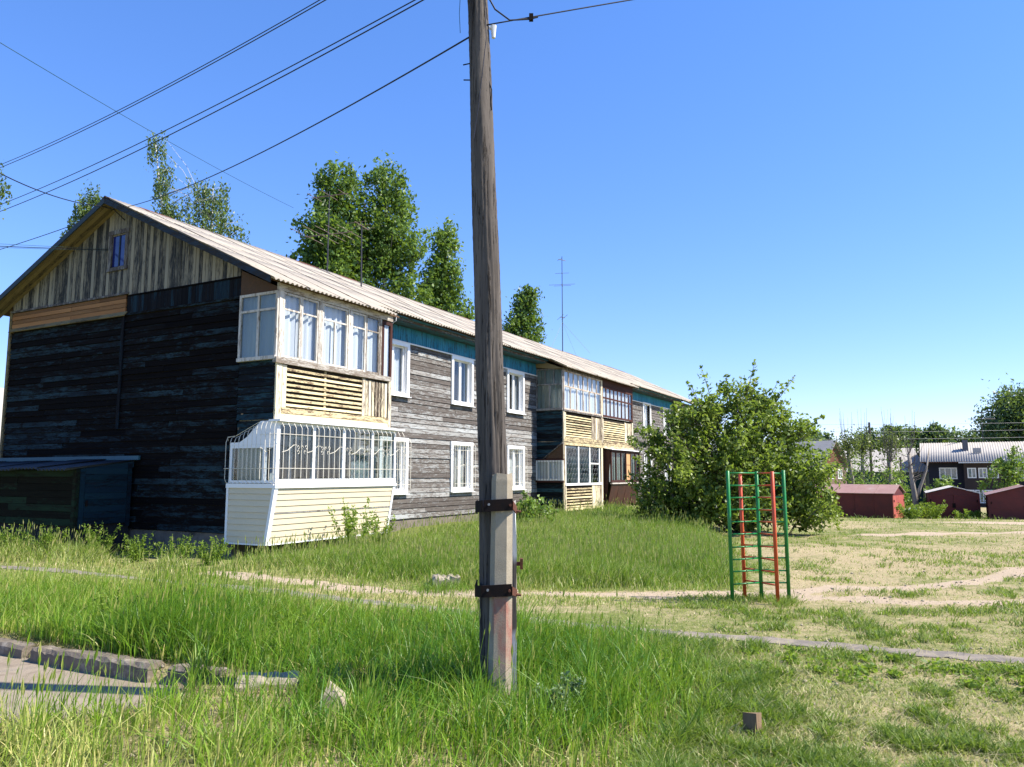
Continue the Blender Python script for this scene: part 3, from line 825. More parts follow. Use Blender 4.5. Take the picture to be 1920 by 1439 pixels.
def wave_sheet(name, width, length, waves, mat, amp=0.024, segs=6, thick=0.008):
    n = waves * segs
    vs = []; fs = []
    for j, v in enumerate((0.0, length)):
        for k in range(n + 1):
            x = width * k / n
            vs.append((x, -v, amp * math.cos(2 * math.pi * k / segs)))
    for j, v in enumerate((0.0, length)):
        for k in range(n + 1):
            x = width * k / n
            vs.append((x, -v, amp * math.cos(2 * math.pi * k / segs) - thick))
    m = n + 1
    for k in range(n):
        fs.append((k, k + 1, m + k + 1, m + k))
        fs.append((2 * m + k, 3 * m + k, 3 * m + k + 1, 2 * m + k + 1))
        fs.append((m + k, m + k + 1, 3 * m + k + 1, 3 * m + k))
        fs.append((k + 1, k, 2 * m + k, 2 * m + k + 1))
    me = MB().add(vs, fs).mesh(name, mat, True)
    return me
SHW = 1.128
sheet = wave_sheet('roof_sheet', SHW, 1.72, 8, M['roof'])
ncol = 36
c0 = -GOH - .03
EXPO = 1.455
def place_sheet(x, d, extra=0.0):
    """d = distance down the slope from the ridge"""
    y = RIDGE_Y - d * math.cos(SL); z = RIDGE_Z - d * math.sin(SL)
    o = link('roof_sheet', sheet, roof, (x, y, z + .022 + extra + random.uniform(-.004, .006)), (SL + R(.45), 0, R(random.uniform(-.35, .35))))
    return o
for k in range(ncol):
    x = c0 + k * (HOUSE_L + 2 * GOH + .06 - SHW) / (ncol - 1)
    jit = random.uniform(-.03, .03)
    for r_ in range(4):
        place_sheet(x, .02 + r_ * EXPO * .985 + jit + (0 if r_ < 3 else -.12), extra=.010 * (3 - r_) * .5 + (k % 2) * .004)
for a, n in ((-GOH - .03, 4), (15.0, 8), (34.42, 4)):
    for k in range(n):
        place_sheet(a + k * 1.09, 5.0 + random.uniform(-.03, .03), extra=-.012 + (k % 2) * .004)
# far slope as one sheet (never seen from the yard) and the ridge cap
ms = wave_sheet('rear_roof_sheet', HOUSE_L + 2 * GOH, 5.8, 60, M['roof'], segs=4)
link('rear_roof_slope', ms, roof, (HOUSE_L + GOH, RIDGE_Y, RIDGE_Z + .02), (SL, 0, math.pi))
rc = MB()
x = -GOH - .02
while x < HOUSE_L + GOH:
    q = min(x + 1.0, HOUSE_L + GOH)
    dz = random.uniform(-.012, .02)
    rc.prism([(RIDGE_Y - .16, RIDGE_Z - .03 + dz), (RIDGE_Y, RIDGE_Z + .065 + dz), (RIDGE_Y + .16, RIDGE_Z - .03 + dz), (RIDGE_Y + .16, RIDGE_Z - .045 + dz), (RIDGE_Y, RIDGE_Z + .05 + dz), (RIDGE_Y - .16, RIDGE_Z - .045 + dz)], 'x', x, q - .01)
    x += 1.0
tag(rc.build('ridge_cap', M['rust'], roof), kind='stuff')
# bargeboards and soffit boards under the gable overhang
def rake(y0, y1, dz0, dz1, x0, x1):
    a0, a1 = roof_z(y0), roof_z(y1)
    return MB().hexa([(x0, y0, a0 + dz0), (x1, y0, a0 + dz0), (x1, y1, a1 + dz0), (x0, y1, a1 + dz0),
                      (x0, y0, a0 + dz1), (x1, y0, a0 + dz1), (x1, y1, a1 + dz1), (x0, y1, a1 + dz1)])
rake(-1.36, RIDGE_Y, -.145, .0, -GOH - .03, -GOH).build('bargeboard', M['barge'], house)
rake(RIDGE_Y + .001, 10.5, -.145, .0, -GOH - .03, -GOH).build('bargeboard', M['barge'], house)
for k in range(4):
    x0 = -GOH + .005 + k * .112
    rake(0.0, RIDGE_Y - .002, -.125, -.105, x0, x0 + .106).build('soffit_board', M['cream_soffit'], house)
    rake(RIDGE_Y + .002, 10.45, -.125, -.105, x0, x0 + .106).build('soffit_board', M['cream_soffit'], house)

# windows ------------------------------------------------------------
def curtain(x0, x1, z0, z1, y, mat, parent, folds=7, amp=.02, name='curtain'):
    n = max(8, int((x1 - x0) * 26))
    ph = random.uniform(0, 6)
    vs = []; fs = []
    for k in range(n + 1):
        x = x0 + (x1 - x0) * k / n
        yy = y + amp * math.sin(k / n * folds * (x1 - x0) * 6.3 + ph) + amp * .5 * math.sin(k * 1.7 + ph)
        vs += [(x, yy, z0), (x + .01 * math.sin(k), yy * 1.0, z1)]
    for k in range(n): fs.append((2 * k, 2 * k + 2, 2 * k + 3, 2 * k + 1))
    return MB().add(vs, fs).build(name, mat, parent, True)
def scroll(b, x, y, z, s, r=.006, flip=1):
    """pair of forged scrolls joined by a bar"""
    pts = []
    for k in range(9):
        a = -math.pi * .5 + k * math.pi * 1.6 / 8
        q = s * (1 - k * .075)
        pts.append((x + flip * (math.cos(a) * q * .5), y, z + math.sin(a) * q * .5))
    b.tube(pts, r, 4)
def bent_bar(b, x, y, z0, z1, ytop, ybot, r=.0065):
    b.tube([(x, ytop, z1 + .015), (x, y * .45 + ytop * .55, z1), (x, y, z1 - .10), (x, y, z0 + .10), (x, y * .45 + ybot * .55, z0), (x, ybot, z0 - .012)], r, 4)

def pvc_window(x0, x1, z0, z1, grille=False, tilt=False, cm='curtain_g'):
    y = -.028
    w = MB()
    w.box(x0 - .02, x0 + .10, y - .035, y + .03, z0 - .02, z1 + .02).box(x1 - .10, x1 + .02, y - .035, y + .03, z0 - .02, z1 + .02)
    w.box(x0 + .10, x1 - .10, y - .034, y + .03, z1 - .10, z1 + .02).box(x0 + .10, x1 - .10, y - .034, y + .03, z0 - .02, z0 + .09)
    w = w.build('window', M['pvc'], house)
    rv = MB()
    rv.box(x0 + .101, x0 + .13, y + .031, .16, z0 + .06, z1 - .07).box(x1 - .13, x1 - .101, y + .031, .16, z0 + .06, z1 - .07).box(x0 + .10, x1 - .10, y + .031, .16, z1 - .085, z1 - .06).box(x0 + .1, x1 - .1, y + .031, .16, z0 + .04, z0 + .075)
    rv.build('reveal', M['pvc'], w)
    MB().box(x0 - .03, x1 + .03, y - .11, y - .036, z0 - .035, z0 - .015).build('sill', M['pvc'], w)
    xm = (x0 + x1) / 2
    yy = .055
    for a, c in ((x0 + .13, xm - .005), (xm + .005, x1 - .13)):
        s = MB()
        s.box(a, a + .055, yy, yy + .05, z0 + .075, z1 - .085).box(c - .055, c, yy, yy + .05, z0 + .075, z1 - .085)
        s.box(a + .055, c - .055, yy, yy + .05, z1 - .14, z1 - .085).box(a + .055, c - .055, yy, yy + .05, z0 + .075, z0 + .13)
        so = s.build('sash', M['pvc'], w)
        MB().box(a + .05, c - .05, yy + .02, yy + .028, z0 + .125, z1 - .135).build('pane', M['glass'], w)
        if tilt and a < xm - .2:
            so.rotation_euler = (0, 0, 0)
    wl = random.uniform(.15, .55)
    curtain(x0 + .12, x0 + .12 + wl, z0 + .08, z1 - .09, .20, M[cm], w)
    curtain(x1 - .12 - random.uniform(.12, .5), x1 - .12, z0 + .08, z1 - .09, .20, M[random.choice([cm, 'curtain_d'])], w)
    curtain(x0 + .12, x1 - .12, z0 + .08, z1 - .09, .27, M[random.choice(['curtain_d', 'curtain_g', 'dark_in'])], w, amp=.008)
    if grille:
        g = MB()
        n = 8
        for k in range(n + 1):
            bent_bar(g, x0 + .02 + (x1 - x0 - .04) * k / n, y - .15, z0 + .02, z1 - .02, y - .03, y - .03)
        for zz in (z0 + .25, z1 - .27):
            g.tube([(x0, y - .03, zz), (x0 + .01, y - .157, zz), (x1 - .01, y - .157, zz), (x1, y - .03, zz)], .0065, 4)
        zc = (z0 + z1) / 2
        g.tube([(x0 + .12, y - .16, zc - .06), (x0 + .5, y - .16, zc + .06), (xm - .1, y - .16, zc + .08)], .006, 4)
        g.tube([(x1 - .12, y - .16, zc - .06), (x1 - .5, y - .16, zc + .06), (xm + .1, y - .16, zc + .08)], .006, 4)
        for fx in (-1, 1):
            scroll(g, xm + fx * .09, y - .16, zc + .04, .10, flip=fx)
            scroll(g, (x0 if fx < 0 else x1) - fx * .12, y - .16, zc - .02, .10, flip=-fx)
        g.build('grille', M['grille'], w)
    return w
def old_window(x0, x1, z0, z1):
    y = -.028
    w = MB()
    w.box(x0 - .02, x0 + .11, y - .03, y + .03, z0, z1).box(x1 - .11, x1 + .02, y - .03, y + .03, z0, z1)
    w.box(x0 - .03, x1 + .03, y - .036, y + .03, z1, z1 + .08).box(x0 - .03, x1 + .03, y - .05, y + .03, z0 - .09, z0)
    w = w.build('window', M['white_paint'], house)
    xm = (x0 + x1) / 2
    m = MB().box(xm - .03, xm + .03, .03, .08, z0 + .04, z1 - .04).box(x0 + .11, xm - .031, .03, .08, (z0 + z1) / 2 - .04, (z0 + z1) / 2)
    m.box(x0 + .11, x1 - .11, .028, .085, z1 - .04, z1).box(x0 + .11, x1 - .11, .028, .085, z0, z0 + .05)
    m.build('sash', M['white_paint'], w)
    MB().box(x0 + .10, x1 - .10, .05, .056, z0 + .04, z1 - .03).build('pane', M['glass'], w)
    curtain(x0 + .1, x1 - .1, z0, z1, .19, M['curtain_g'], w)
for i, (a, c) in enumerate(WINX):
    pvc_window(a, c, *WIN_UP, tilt=(i == 1), cm=('curtain' if i == 0 else 'curtain_g'))
    pvc_window(a, c, *WIN_LO, grille=True, cm='curtain_g')
for i, (a, c) in enumerate(WINX_B):
    old_window(a, c, *WIN_UP)
    old_window(a, c, *WIN_LO)

# loggias --------------------------------------------------------------
FY = -1.18            # loggia front plane
def bar_grid(x0, x1, z0, z1, y, xs, zs, r, t=.05):
    b = MB()
    b.box(x0, x0 + r, y, y + t, z0, z1).box(x1 - r, x1, y, y + t, z0, z1)
    b.box(x0 + r, x1 - r, y + .001, y + t - .001, z1 - r, z1).box(x0 + r, x1 - r, y + .001, y + t - .001, z0, z0 + r)
    for (a, zz0, zz1) in xs: b.box(a - r * .45, a + r * .45, y + .004, y + t - .004, zz0, zz1)
    for (zz, xx0, xx1) in zs: b.box(xx0, xx1, y + .007, y + t - .007, zz - r * .4, zz + r * .4)
    return b
def slat_panel(lg, x0, x1, z0, z1, n, y=FY, mat='cream_wood', frac=.50):
    p = (z1 - z0) / n
    for k in range(n):
        za = z0 + k * p + random.uniform(-.006, .006)
        j = lambda: random.uniform(-.008, .008)
        h = p * frac
        MB().hexa([(x0, y, za + j() * .5), (x1, y, za + j()), (x1, y + .022, za), (x0, y + .022, za), (x0, y + .004, za + h), (x1, y + .004, za + h + j()), (x1, y + .026, za + h), (x0, y + .026, za + h)]).build('slat', M[mat], lg)
def vboards(lg, x0, x1, z0, z1, n, y=FY, mat='cream_post', gap=.2):
    p = (x1 - x0) / n
    for k in range(n):
        MB().jbox(x0 + k * p, x0 + (k + 1 - gap) * p, y, y + .022, z0, z1, .003).build('upright_board', M[mat], lg)
def shell(x0, x1, z0, z1, name='loggia'):
    """floor, ceiling edge and corner posts of one storey of a loggia"""
    lg = empty(name, (x0, 0, z0), 0, house)
    lg.matrix_parent_inverse = Matrix.Identity(4)
    lg.location = (0, 0, 0)
    for a in (x0 + .02, x1 - .14):
        MB().jbox(a, a + .12, FY - .012, FY + .11, z0, z1, .003).build('corner_post', M['cream_post'], lg)
    return lg
def inner(x0, x1, z0, z1, lg):
    MB().box(x0 + .05, x1 - .05, -.02, .02, z0, z1).build('inner_wall', M['inner_wall'], lg)
    MB().box(x0 + .05, x1 - .05, FY + .12, -.03, z0 - .08, z0).build('floor_slab', M['grey_wood'], lg)
    MB().box(x1 - .05, x1 - .02, FY + .12, -.03, z0, z1).build('side_wall', M['brown_boards'], lg)

# -- first loggia, upper storey
L1 = shell(0.0, 4.14, 3.06, 4.40)
inner(0.0, 4.14, 3.10, 6.2, L1)
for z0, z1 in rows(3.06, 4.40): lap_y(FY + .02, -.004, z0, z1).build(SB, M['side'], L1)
MB().box(-.03, .015, FY - .016, FY + .03, 3.04, 4.40).build('corner_board', M['cream_post'], L1)
MB().box(.15, 4.0, FY + .05, FY + .07, 3.1, 4.36).build('shade_backing', M['dark_in'], L1)  # dark panel added to stand for the shaded space behind the slats
slat_panel(L1, .30, 2.92, 3.36, 4.28, 8)
MB().jbox(.16, .29, FY - .004, FY + .03, 3.32, 4.28).build('slat_post', M['cream_post'], L1)
MB().jbox(1.55, 1.62, FY + .024, FY + .045, 3.34, 4.28).build('slat_batten', M['cream_wood'], L1)
MB().jbox(2.93, 3.03, FY - .004, FY + .03, 3.32, 4.28).build('slat_post', M['cream_post'], L1)
vboards(L1, 3.06, 3.98, 3.34, 4.25, 7, gap=.28)
MB().jbox(.15, 4.0, FY - .012, FY + .03, 3.20, 3.325).build('rail', M['cream_wood'], L1)
MB().jbox(.15, 4.0, FY - .004, FY + .04, 3.06, 3.195).build('rail', M['cream_wood'], L1)
MB().jbox(-.10, 4.02, FY - .06, FY + .05, 4.30, 4.43, .006).build('sill', M['white_wood_x'], L1)
MB().jbox(-.06, 4.10, FY - .045, FY + .03, 5.93, 6.10, .004).build('head_board', M['white_wood_x'], L1)
yg = FY - .035
for (a, c) in ((0.0, .12), (1.27, 1.40), (2.33, 2.46), (3.60, 3.67)):
    MB().jbox(a - .03, c - .03, yg, yg + .07, 4.43, 5.93, .003).build('glazing_post', M['white_wood'], L1)
def sash_unit(lg, x0, x1, z0, z1, zt, split, y, mat, glass='glass', r=.045):
    xs = [((x0 + x1) / 2, z0, zt)] if split == 'low' else ([((x0 + x1) / 2, z0, z1)] if split == 'full' else [])
    s = bar_grid(x0, x1, z0, z1, y, xs, [(zt, x0, x1)] if zt else [], r).build('sash', M[mat], lg)
    MB().box(x0 + .01, x1 - .01, y + .022, y + .027, z0 + .01, z1 - .01).build('pane', M[glass], lg)
for (a, c, sp) in ((.10, .665, None), (.675, 1.235, None), (1.38, 2.29, 'low'), (2.44, 3.00, None), (3.01, 3.565, None)):
    sash_unit(L1, a, c, 4.44, 5.92, 5.54, sp, yg + .012, 'white_wood')
curtain(.06, 3.6, 4.42, 5.9, FY + .12, M['curtain'], L1, folds=5, amp=.03)
bar_grid(3.66, 4.10, 4.34, 5.90, FY - .03, [], [], .09).build('brown_frame', M['brown_paint'], L1)
MB().box(3.74, 4.02, FY - .008, FY - .003, 4.42, 5.82).build('pane', M['glass'], L1)
curtain(3.72, 4.06, 4.40, 5.86, FY + .04, M['curtain'], L1, amp=.008)
# side glazing facing the gable side
def side_glazing(lg, x, y0, y1, z0, z1, zt, cols_low, cols_top, mat, cm='curtain_g', r=.06):
    b = MB()
    b.box(x, x + .06, y0, y0 + r, z0, z1).box(x, x + .06, y1 - r, y1, z0, z1).box(x + .001, x + .059, y0 + r, y1 - r, z1 - r, z1).box(x - .03, x + .059, y0, y1, z0 - .08, z0)
    b.box(x + .004, x + .056, y0 + r, y1 - r, zt - .025, zt + .025)
    for k in range(1, cols_low):
        q = y0 + (y1 - y0) * k / cols_low; b.box(x + .006, x + .054, q - r * .5, q + r * .5, z0, zt - .025)
    for k in range(1, cols_top):
        q = y0 + (y1 - y0) * k / cols_top; b.box(x + .006, x + .054, q - r * .4, q + r * .4, zt + .025, z1 - r)
    b.build('side_frame', M[mat], lg)
    MB().box(x + .028, x + .033, y0 + .02, y1 - .02, z0 + .01, z1 - .02).build('pane', M['glass_dirty'], lg)
    n = 40; vs = []; fs = []
    for k in range(n + 1):
        q = y0 + .03 + (y1 - y0 - .06) * k / n
        xx = x + .13 + .02 * math.sin(k * .9) + .008 * math.sin(k * 2.3)
        vs += [(xx, q, z0 + .01), (xx, q, z1 - .02)]
    for k in range(n): fs.append((2 * k, 2 * k + 2, 2 * k + 3, 2 * k + 1))
    MB().add(vs, fs).build('curtain', M[cm], lg, True)
side_glazing(L1, -.085, FY - .02, -.02, 4.46, 5.92, 5.52, 2, 2, 'white_wood', 'curtain')
MB().prism([(FY, 5.93), (-.01, 5.93), (-.01, 6.52), (FY, 6.0)], 'x', -.05, -.02).build('side_board', M['brown_boards'], L1)

# -- first loggia, ground storey: white PVC glazing, cream vinyl skirt, forged grille
PY = -1.30
L1b = MB()
for a in (-.06, 1.08, 2.10, 3.20, 4.15):
    w = .10 if a in (-.06, 2.10) else .075
    L1b.box(a, a + w, PY, PY + .08, 1.66, 3.0)
L1b.box(-.06, 4.225, PY - .002, PY + .079, 1.62, 1.655).box(.04, 4.15, PY + .004, PY + .074, 1.656, 1.75).box(.04, 4.15, PY + .004, PY + .074, 2.93, 2.998)
L1b = L1b.build('enclosed_loggia', M['pvc'], house)
L1b['label'] = 'white plastic glazed loggia with cream siding skirt and forged grille'
MB().box(-.12, 4.42, PY - .14, PY + .2, 3.0, 3.045).build('canopy', M['pvc'], L1b)
for a, c in ((.045, 1.075), (1.16, 2.095), (2.205, 3.195), (3.28, 4.145)):
    MB().box(a, c, PY + .03, PY + .036, 1.76, 2.925).build('pane', M['glass_dark'], L1b)
MB().box(0.02, 4.2, -.05, -.01, .5, 3.0).build('inner_wall', M['inner_wall'], L1b)
MB().box(.02, 4.2, PY + .1, -.06, 1.0, 1.08).build('floor_slab', M['grey_wood'], L1b)
MB().box(1.5, 1.62, -.13, -.055, 1.09, 2.80).box(2.38, 2.5, -.13, -.055, 1.09, 2.80).box(1.621, 2.379, -.128, -.056, 2.70, 2.80).build('door_frame', M['pvc'], L1b)
curtain(.55, .75, 1.7, 2.8, -.5, M['curtain_g'], L1b, amp=.01)
curtain(3.1, 4.1, 1.72, 2.35, -.75, M['curtain'], L1b, amp=.02)
MB().prism([(.12, 2.50), (.12, 2.56), (-.18, 2.56), (-.40, 2.68), (-.80, 3.02), (PY + .005, 3.02), (PY + .005, 2.50)], 'x', -.062, -.02).build('side_panel', M['pvc'], L1b)
sg = MB()
for (a, c) in ((PY + .01, PY + .09), (-.98, -.90), (.04, .12)): sg.box(-.062, -.005, a, c, 1.66, 2.499)
sg.box(-.061, -.006, PY + .09, .04, 2.43, 2.498).box(-.061, -.006, PY + .09, .04, 1.66, 1.72)
sg.build('side_frame', M['pvc'], L1b)
MB().box(-.04, -.034, -.90, .04, 1.72, 2.43).build('pane', M['glass_dirty'], L1b)
MB().box(.04, .05, -.92, .06, 1.70, 2.45).build('side_blind', M['curtain_g'], L1b)
def taper(z): return PY + .01 + (1.58 - z) / (1.58 - .33) * .22
for z0, z1 in rows(2.45, 3.05): lap_y(FY + .02, -.004, z0, z1, x=.03).build(SB, M['side'], L1b)
nz = 9
for k in range(nz):
    z0 = .36 + k * (1.56 - .36) / nz; z1 = .36 + (k + 1) * (1.56 - .36) / nz
    ya, yb = taper(z0), taper(z1)
    MB().hexa([(.03, ya - .014, z0 + .003), (4.12, ya - .014, z0 + .003), (4.12, ya + .02, z0 + .003), (.03, ya + .02, z0 + .003),
               (.03, yb + .004, z1), (4.12, yb + .004, z1), (4.12, yb + .02, z1), (.03, yb + .02, z1)]).build('vinyl_course', M['vinyl'], L1b)
    MB().hexa([(-.068, ya + .06, z0 + .003), (-.03, ya + .06, z0 + .003), (-.03, .10, z0 + .003), (-.068, .10, z0 + .003),
               (-.050, yb + .06, z1), (-.03, yb + .06, z1), (-.03, .10, z1), (-.050, .10, z1)]).build('vinyl_course', M['vinyl'], L1b)
def corner_trim(x0, x1):
    MB().hexa([(x0, taper(.33) - .022, .33), (x1, taper(.33) - .022, .33), (x1, taper(.33) + .055, .33), (x0, taper(.33) + .055, .33),
               (x0, taper(1.56) - .022, 1.56), (x1, taper(1.56) - .022, 1.56), (x1, taper(1.56) + .055, 1.56), (x0, taper(1.56) + .055, 1.56)]).build('corner_trim', M['pvc'], L1b)
corner_trim(-.075, .028); corner_trim(4.122, 4.20)
MB().box(-.075, -.028, .10, .16, .33, 1.62).build('corner_trim', M['pvc'], L1b)
MB().box(-.085, 4.24, PY - .03, PY + .03, 1.555, 1.618).box(-.085, -.02, PY + .031, .17, 1.555, 1.65).build('skirt_band', M['pvc'], L1b)
MB().box(.03, 4.12, taper(.33) - .02, taper(.33) + .02, .325, .36).box(-.073, -.03, taper(.33) + .056, .10, .325, .36).build('bottom_trim', M['pvc'], L1b)
g = MB()
gy = PY - .17
for k in range(25):
    bent_bar(g, -.02 + k * 4.36 / 24, gy, 1.66, 2.97, PY - .05, PY - .02)
for zz in (1.98, 2.72):
    g.tube([(-.19, gy + .05, zz), (-.15, gy - .008, zz), (4.42, gy - .008, zz), (4.45, gy + .1, zz), (4.45, PY + .2, zz)], .007, 4)
for k in range(6):
    xc = .25 + k * .76
    g.tube([(xc - .32, gy - .012, 2.33), (xc - .16, gy - .012, 2.37), (xc + .02, gy - .012, 2.49), (xc + .12, gy - .012, 2.49)], .007, 4)
    for (dx, dz, fl) in ((.16, 2.45, 1), (.16, 2.35, 1), (.30, 2.45, -1), (.38, 2.35, -1), (.40, 2.46, 1)):
        scroll(g, xc + dx, gy - .012, dz, .095, .0065, fl)
gx = -.19
for k in range(12):
    yy = .10 - k * 1.46 / 11
    zt = 2.66 + max(0, (-.15 - yy)) * .42
    zt = min(zt, 2.98)
    g.tube([(-.07, yy, zt + .03), (-.15, yy, zt), (gx, yy, zt - .1), (gx, yy, 1.76), (-.16, yy, 1.68), (-.07, yy, 1.655)], .0065, 4)
g.tube([(-.10, .14, 2.60), (-.15, .10, 2.68), (-.15, -.15, 2.70), (-.15, -.85, 2.99)], .007, 4)
g.tube([(gx - .008, .13, 1.98), (gx - .008, gy + .04, 1.98)], .007, 4)
g.tube([(gx - .008, -.95, 2.72), (gx - .008, gy + .04, 2.72)], .007, 4)
g.tube([(gx - .01, -1.35, 2.45), (gx - .01, -1.15, 2.33), (gx - .01, -.95, 2.45)], .006, 4)
g.build('grille', M['grille'], L1b)

# -- second loggia: two flats side by side
XA, XM, XB = 15.28, 19.37, 23.52
L2 = shell(XA, XM + .05, 3.04, 4.34)
inner(XA, XM, 3.10, 6.2, L2)
L2r = shell(XM - .02, XB, 3.04, 4.34)
inner(XM, XB, 3.10, 6.2, L2r)
def balustrade(lg, x0, x1, z0, z1, n):
    xs = x0 + .16; xe = x1 - .12; xm = xs + (xe - xs) * .72
    MB().box(xs, xe, FY + .05, FY + .07, z0 + .02, z1).build('shade_backing', M['dark_in'], lg)  # dark sheet stands in for the shade seen between slats
    slat_panel(lg, xs + .08, xm, z0 + .12, z1 - .04, n)
    MB().jbox(xs, xs + .075, FY - .006, FY + .03, z0 + .1, z1).build('slat_post', M['cream_post'], lg)
    MB().jbox(xm + .01, xm + .09, FY - .006, FY + .03, z0 + .1, z1).build('slat_post', M['cream_post'], lg)
    vboards(lg, xm + .10, xe, z0 + .1, z1 - .02, 5, gap=.06)
    MB().jbox(xs, xe, FY - .012, FY + .03, z0, z0 + .095).build('rail', M['cream_wood'], lg)
balustrade(L2, XA, XM, 3.24, 4.30, 9)
balustrade(L2r, XM, XB, 3.24, 4.30, 9)
MB().jbox(XA, XB, FY - .03, FY + .05, 3.13, 3.235).build('beam', M['cream_wood'], L2)
MB().jbox(XA + .02, XB, FY - .02, FY + .06, 3.01, 3.125).build('beam', M['cream_wood'], L2)
MB().jbox(XA - .02, XM - .02, FY - .035, FY + .06, 4.345, 4.41).build('sill', M['grey_wood'], L2)
def multi_glaze(lg, x0, x1, z0, z1, zt, n_low, n_top, y, mat, r, glass='glass', cm='curtain', cname=True):
    xs = [(x0 + (x1 - x0) * k / n_low, z0, zt) for k in range(1, n_low)]
    xs += [(x0 + (x1 - x0) * k / n_top, zt, z1) for k in range(1, n_top)] if zt < z1 else []
    bar_grid(x0, x1, z0, z1, y, xs, [(zt, x0, x1)] if zt < z1 else [], r).build('glazing_frame', M[mat], lg)
    for k in range(n_low):
        a = x0 + (x1 - x0) * k / n_low; c = x0 + (x1 - x0) * (k + 1) / n_low
        MB().box(a + .004, c - .004, y + .024, y + .029, z0 + .01, z1 - .01).build('pane', M[glass], lg)
    curtain(x0 + .02, x1 - .02, z0, z1, y + .14, M[cm], lg, folds=4, amp=.025)
M['tan_frame'] = peel_wood('tan_frame_wood', (0.12, 0.07, 0.045), (0.26, 0.18, 0.12), (0.58, 0.52, 0.44), (0.40, 0.32, 0.25), cover=0.5, axis='z', vary=0.4)
multi_glaze(L2, XA + .05, XM - .03, 4.42, 6.00, 5.36, 6, 8, FY - .01, 'tan_frame', .06)
MB().jbox(XA, XM, FY - .02, FY + .05, 6.01, 6.10).build('head_board', M['grey_wood'], L2)
multi_glaze(L2r, XM + .12, XB - .06, 4.40, 5.78, 5.26, 8, 8, FY - .01, 'brown_paint', .085)
MB().jbox(XM + .0, XB, FY - .02, FY + .05, 5.79, 6.12).build('head_board', M['brown_paint'], L2r)
MB().jbox(XM - .03, XM + .09, FY - .022, FY + .06, 4.35, 6.0).build('middle_post', M['cream_post'], L2r)
side_glazing(L2, XA - .06, FY, -.02, 4.46, 6.06, 5.42, 2, 3, 'grey_wood', 'curtain_g', .045)
MB().prism([(FY - .1, 6.02), (-.01, 6.12), (-.01, 6.50), (FY - .1, 5.98)], 'x', XA - .11, XA - .07).build('eave_board', M['cream_soffit'], L2)
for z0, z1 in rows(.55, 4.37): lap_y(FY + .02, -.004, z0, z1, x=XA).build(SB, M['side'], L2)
MB().box(XA - .03, XA + .015, FY - .016, FY + .03, .4, 4.37).build('corner_board', M['cream_post'], L2)
MB().box(XB - .005, XB + .02, FY, -.0, .5, 6.3).build('end_wall', M['brown_boards'], L2r)
# lower left
L2b = shell(XA, XM + .02, .36, 3.0)
MB().box(XA + .05, XM, -.02, .02, .5, 3.0).build('inner_wall', M['inner_wall'], L2b)
balustrade(L2b, XA, XM, .42, 1.40, 7)
MB().jbox(XA + .1, XM - .05, FY - .03, FY + .05, 1.41, 1.50).build('sill', M['white_paint'], L2b)
xs = [XA + .16, XA + 1.42, XA + 2.62, XA + 3.72]
for k, a in enumerate(xs):
    MB().jbox(a, a + (.10 if k else .06), FY - .008, FY + .06, 1.50, 2.98).build('glazing_post', M['white_paint'], L2b)
MB().jbox(xs[2] + .1, xs[3], FY, FY + .05, 2.28, 2.34).build('transom', M['white_paint'], L2b)
for a, c in zip(xs[:-1], xs[1:]):
    MB().box(a + .09, c - .01, FY + .03, FY + .036, 1.50, 2.98).build('pane', M['glass_dark'], L2b)
curtain(XA + .2, XM - .3, 1.5, 2.98, FY + .35, M['curtain_d'], L2b, amp=.03)
g = MB()
for r_ in range(7):
    for k in range(13):
        cx = XA + .3 + k * .28 + (r_ % 2) * .14; cz = 1.56 + r_ * .20
        if cx > XM - .35: continue
        g.tube([(cx + .14 * math.cos(q), FY + .012, cz + .15 * math.sin(q)) for q in np.linspace(0, math.pi, 7)], .006, 4)
g.build('scallop_grille', M['galv'], L2b)
MB().jbox(XM - .08, XM + .06, FY - .012, FY + .09, .40, 3.02).build('middle_post', M['cream_post'], L2b)
# side window with grille and plank gusset
sw = MB()
xs0 = XA - .13
for (a, c) in ((FY - .02, FY + .05), (-.62, -.56), (-.10, -.03)): sw.box(xs0, xs0 + .06, a, c, 1.62, 2.40)
sw.box(xs0 + .001, xs0 + .059, FY + .05, -.10, 2.34, 2.40).box(xs0 + .001, xs0 + .059, FY + .05, -.10, 1.62, 1.68)
sw.build('side_frame', M['white_paint'], L2b)
MB().box(xs0 + .03, xs0 + .035, FY + .04, -.09, 1.66, 2.36).build('pane', M['glass'], L2b)
MB().box(xs0 + .075, xs0 + .085, FY + .04, -.05, 1.60, 2.42).build('side_blind', M['curtain_g'], L2b)
sg = MB()
for k in range(9):
    sg.tube([(xs0 - .03, -.12 - k * .125, 1.62), (xs0 - .03, -.12 - k * .125, 2.40)], .006, 4)
sg.build('side_grille', M['black_metal'], L2b)
MB().box(XA - .135, XA - .02, FY - .03, -.01, 2.41, 2.46).box(XA - .135, XA - .02, FY - .03, -.01, 1.54, 1.60).build('side_ledge', M['brown_paint'], L2b)
for k in range(4):
    z0 = 2.47 + k * .14; z1 = z0 + .135
    ya = -.42 - (z0 - 2.47) * 1.05; yb = -.42 - (z1 - 2.47) * 1.05
    MB().prism([(FY, z0), (ya, z0), (yb, z1), (FY, z1)], 'x', XA - .075, XA - .05).build('gusset_board', M['brown_boards'], L2b)
MB().hexa([(XA - .14, -.35, 2.46), (XA - .04, -.35, 2.46), (XA - .04, FY, 3.06), (XA - .14, FY, 3.06), (XA - .14, -.37, 2.50), (XA - .04, -.37, 2.50), (XA - .04, FY, 3.10), (XA - .14, FY, 3.10)]).build('gusset_rail', M['grey_wood'], L2b)
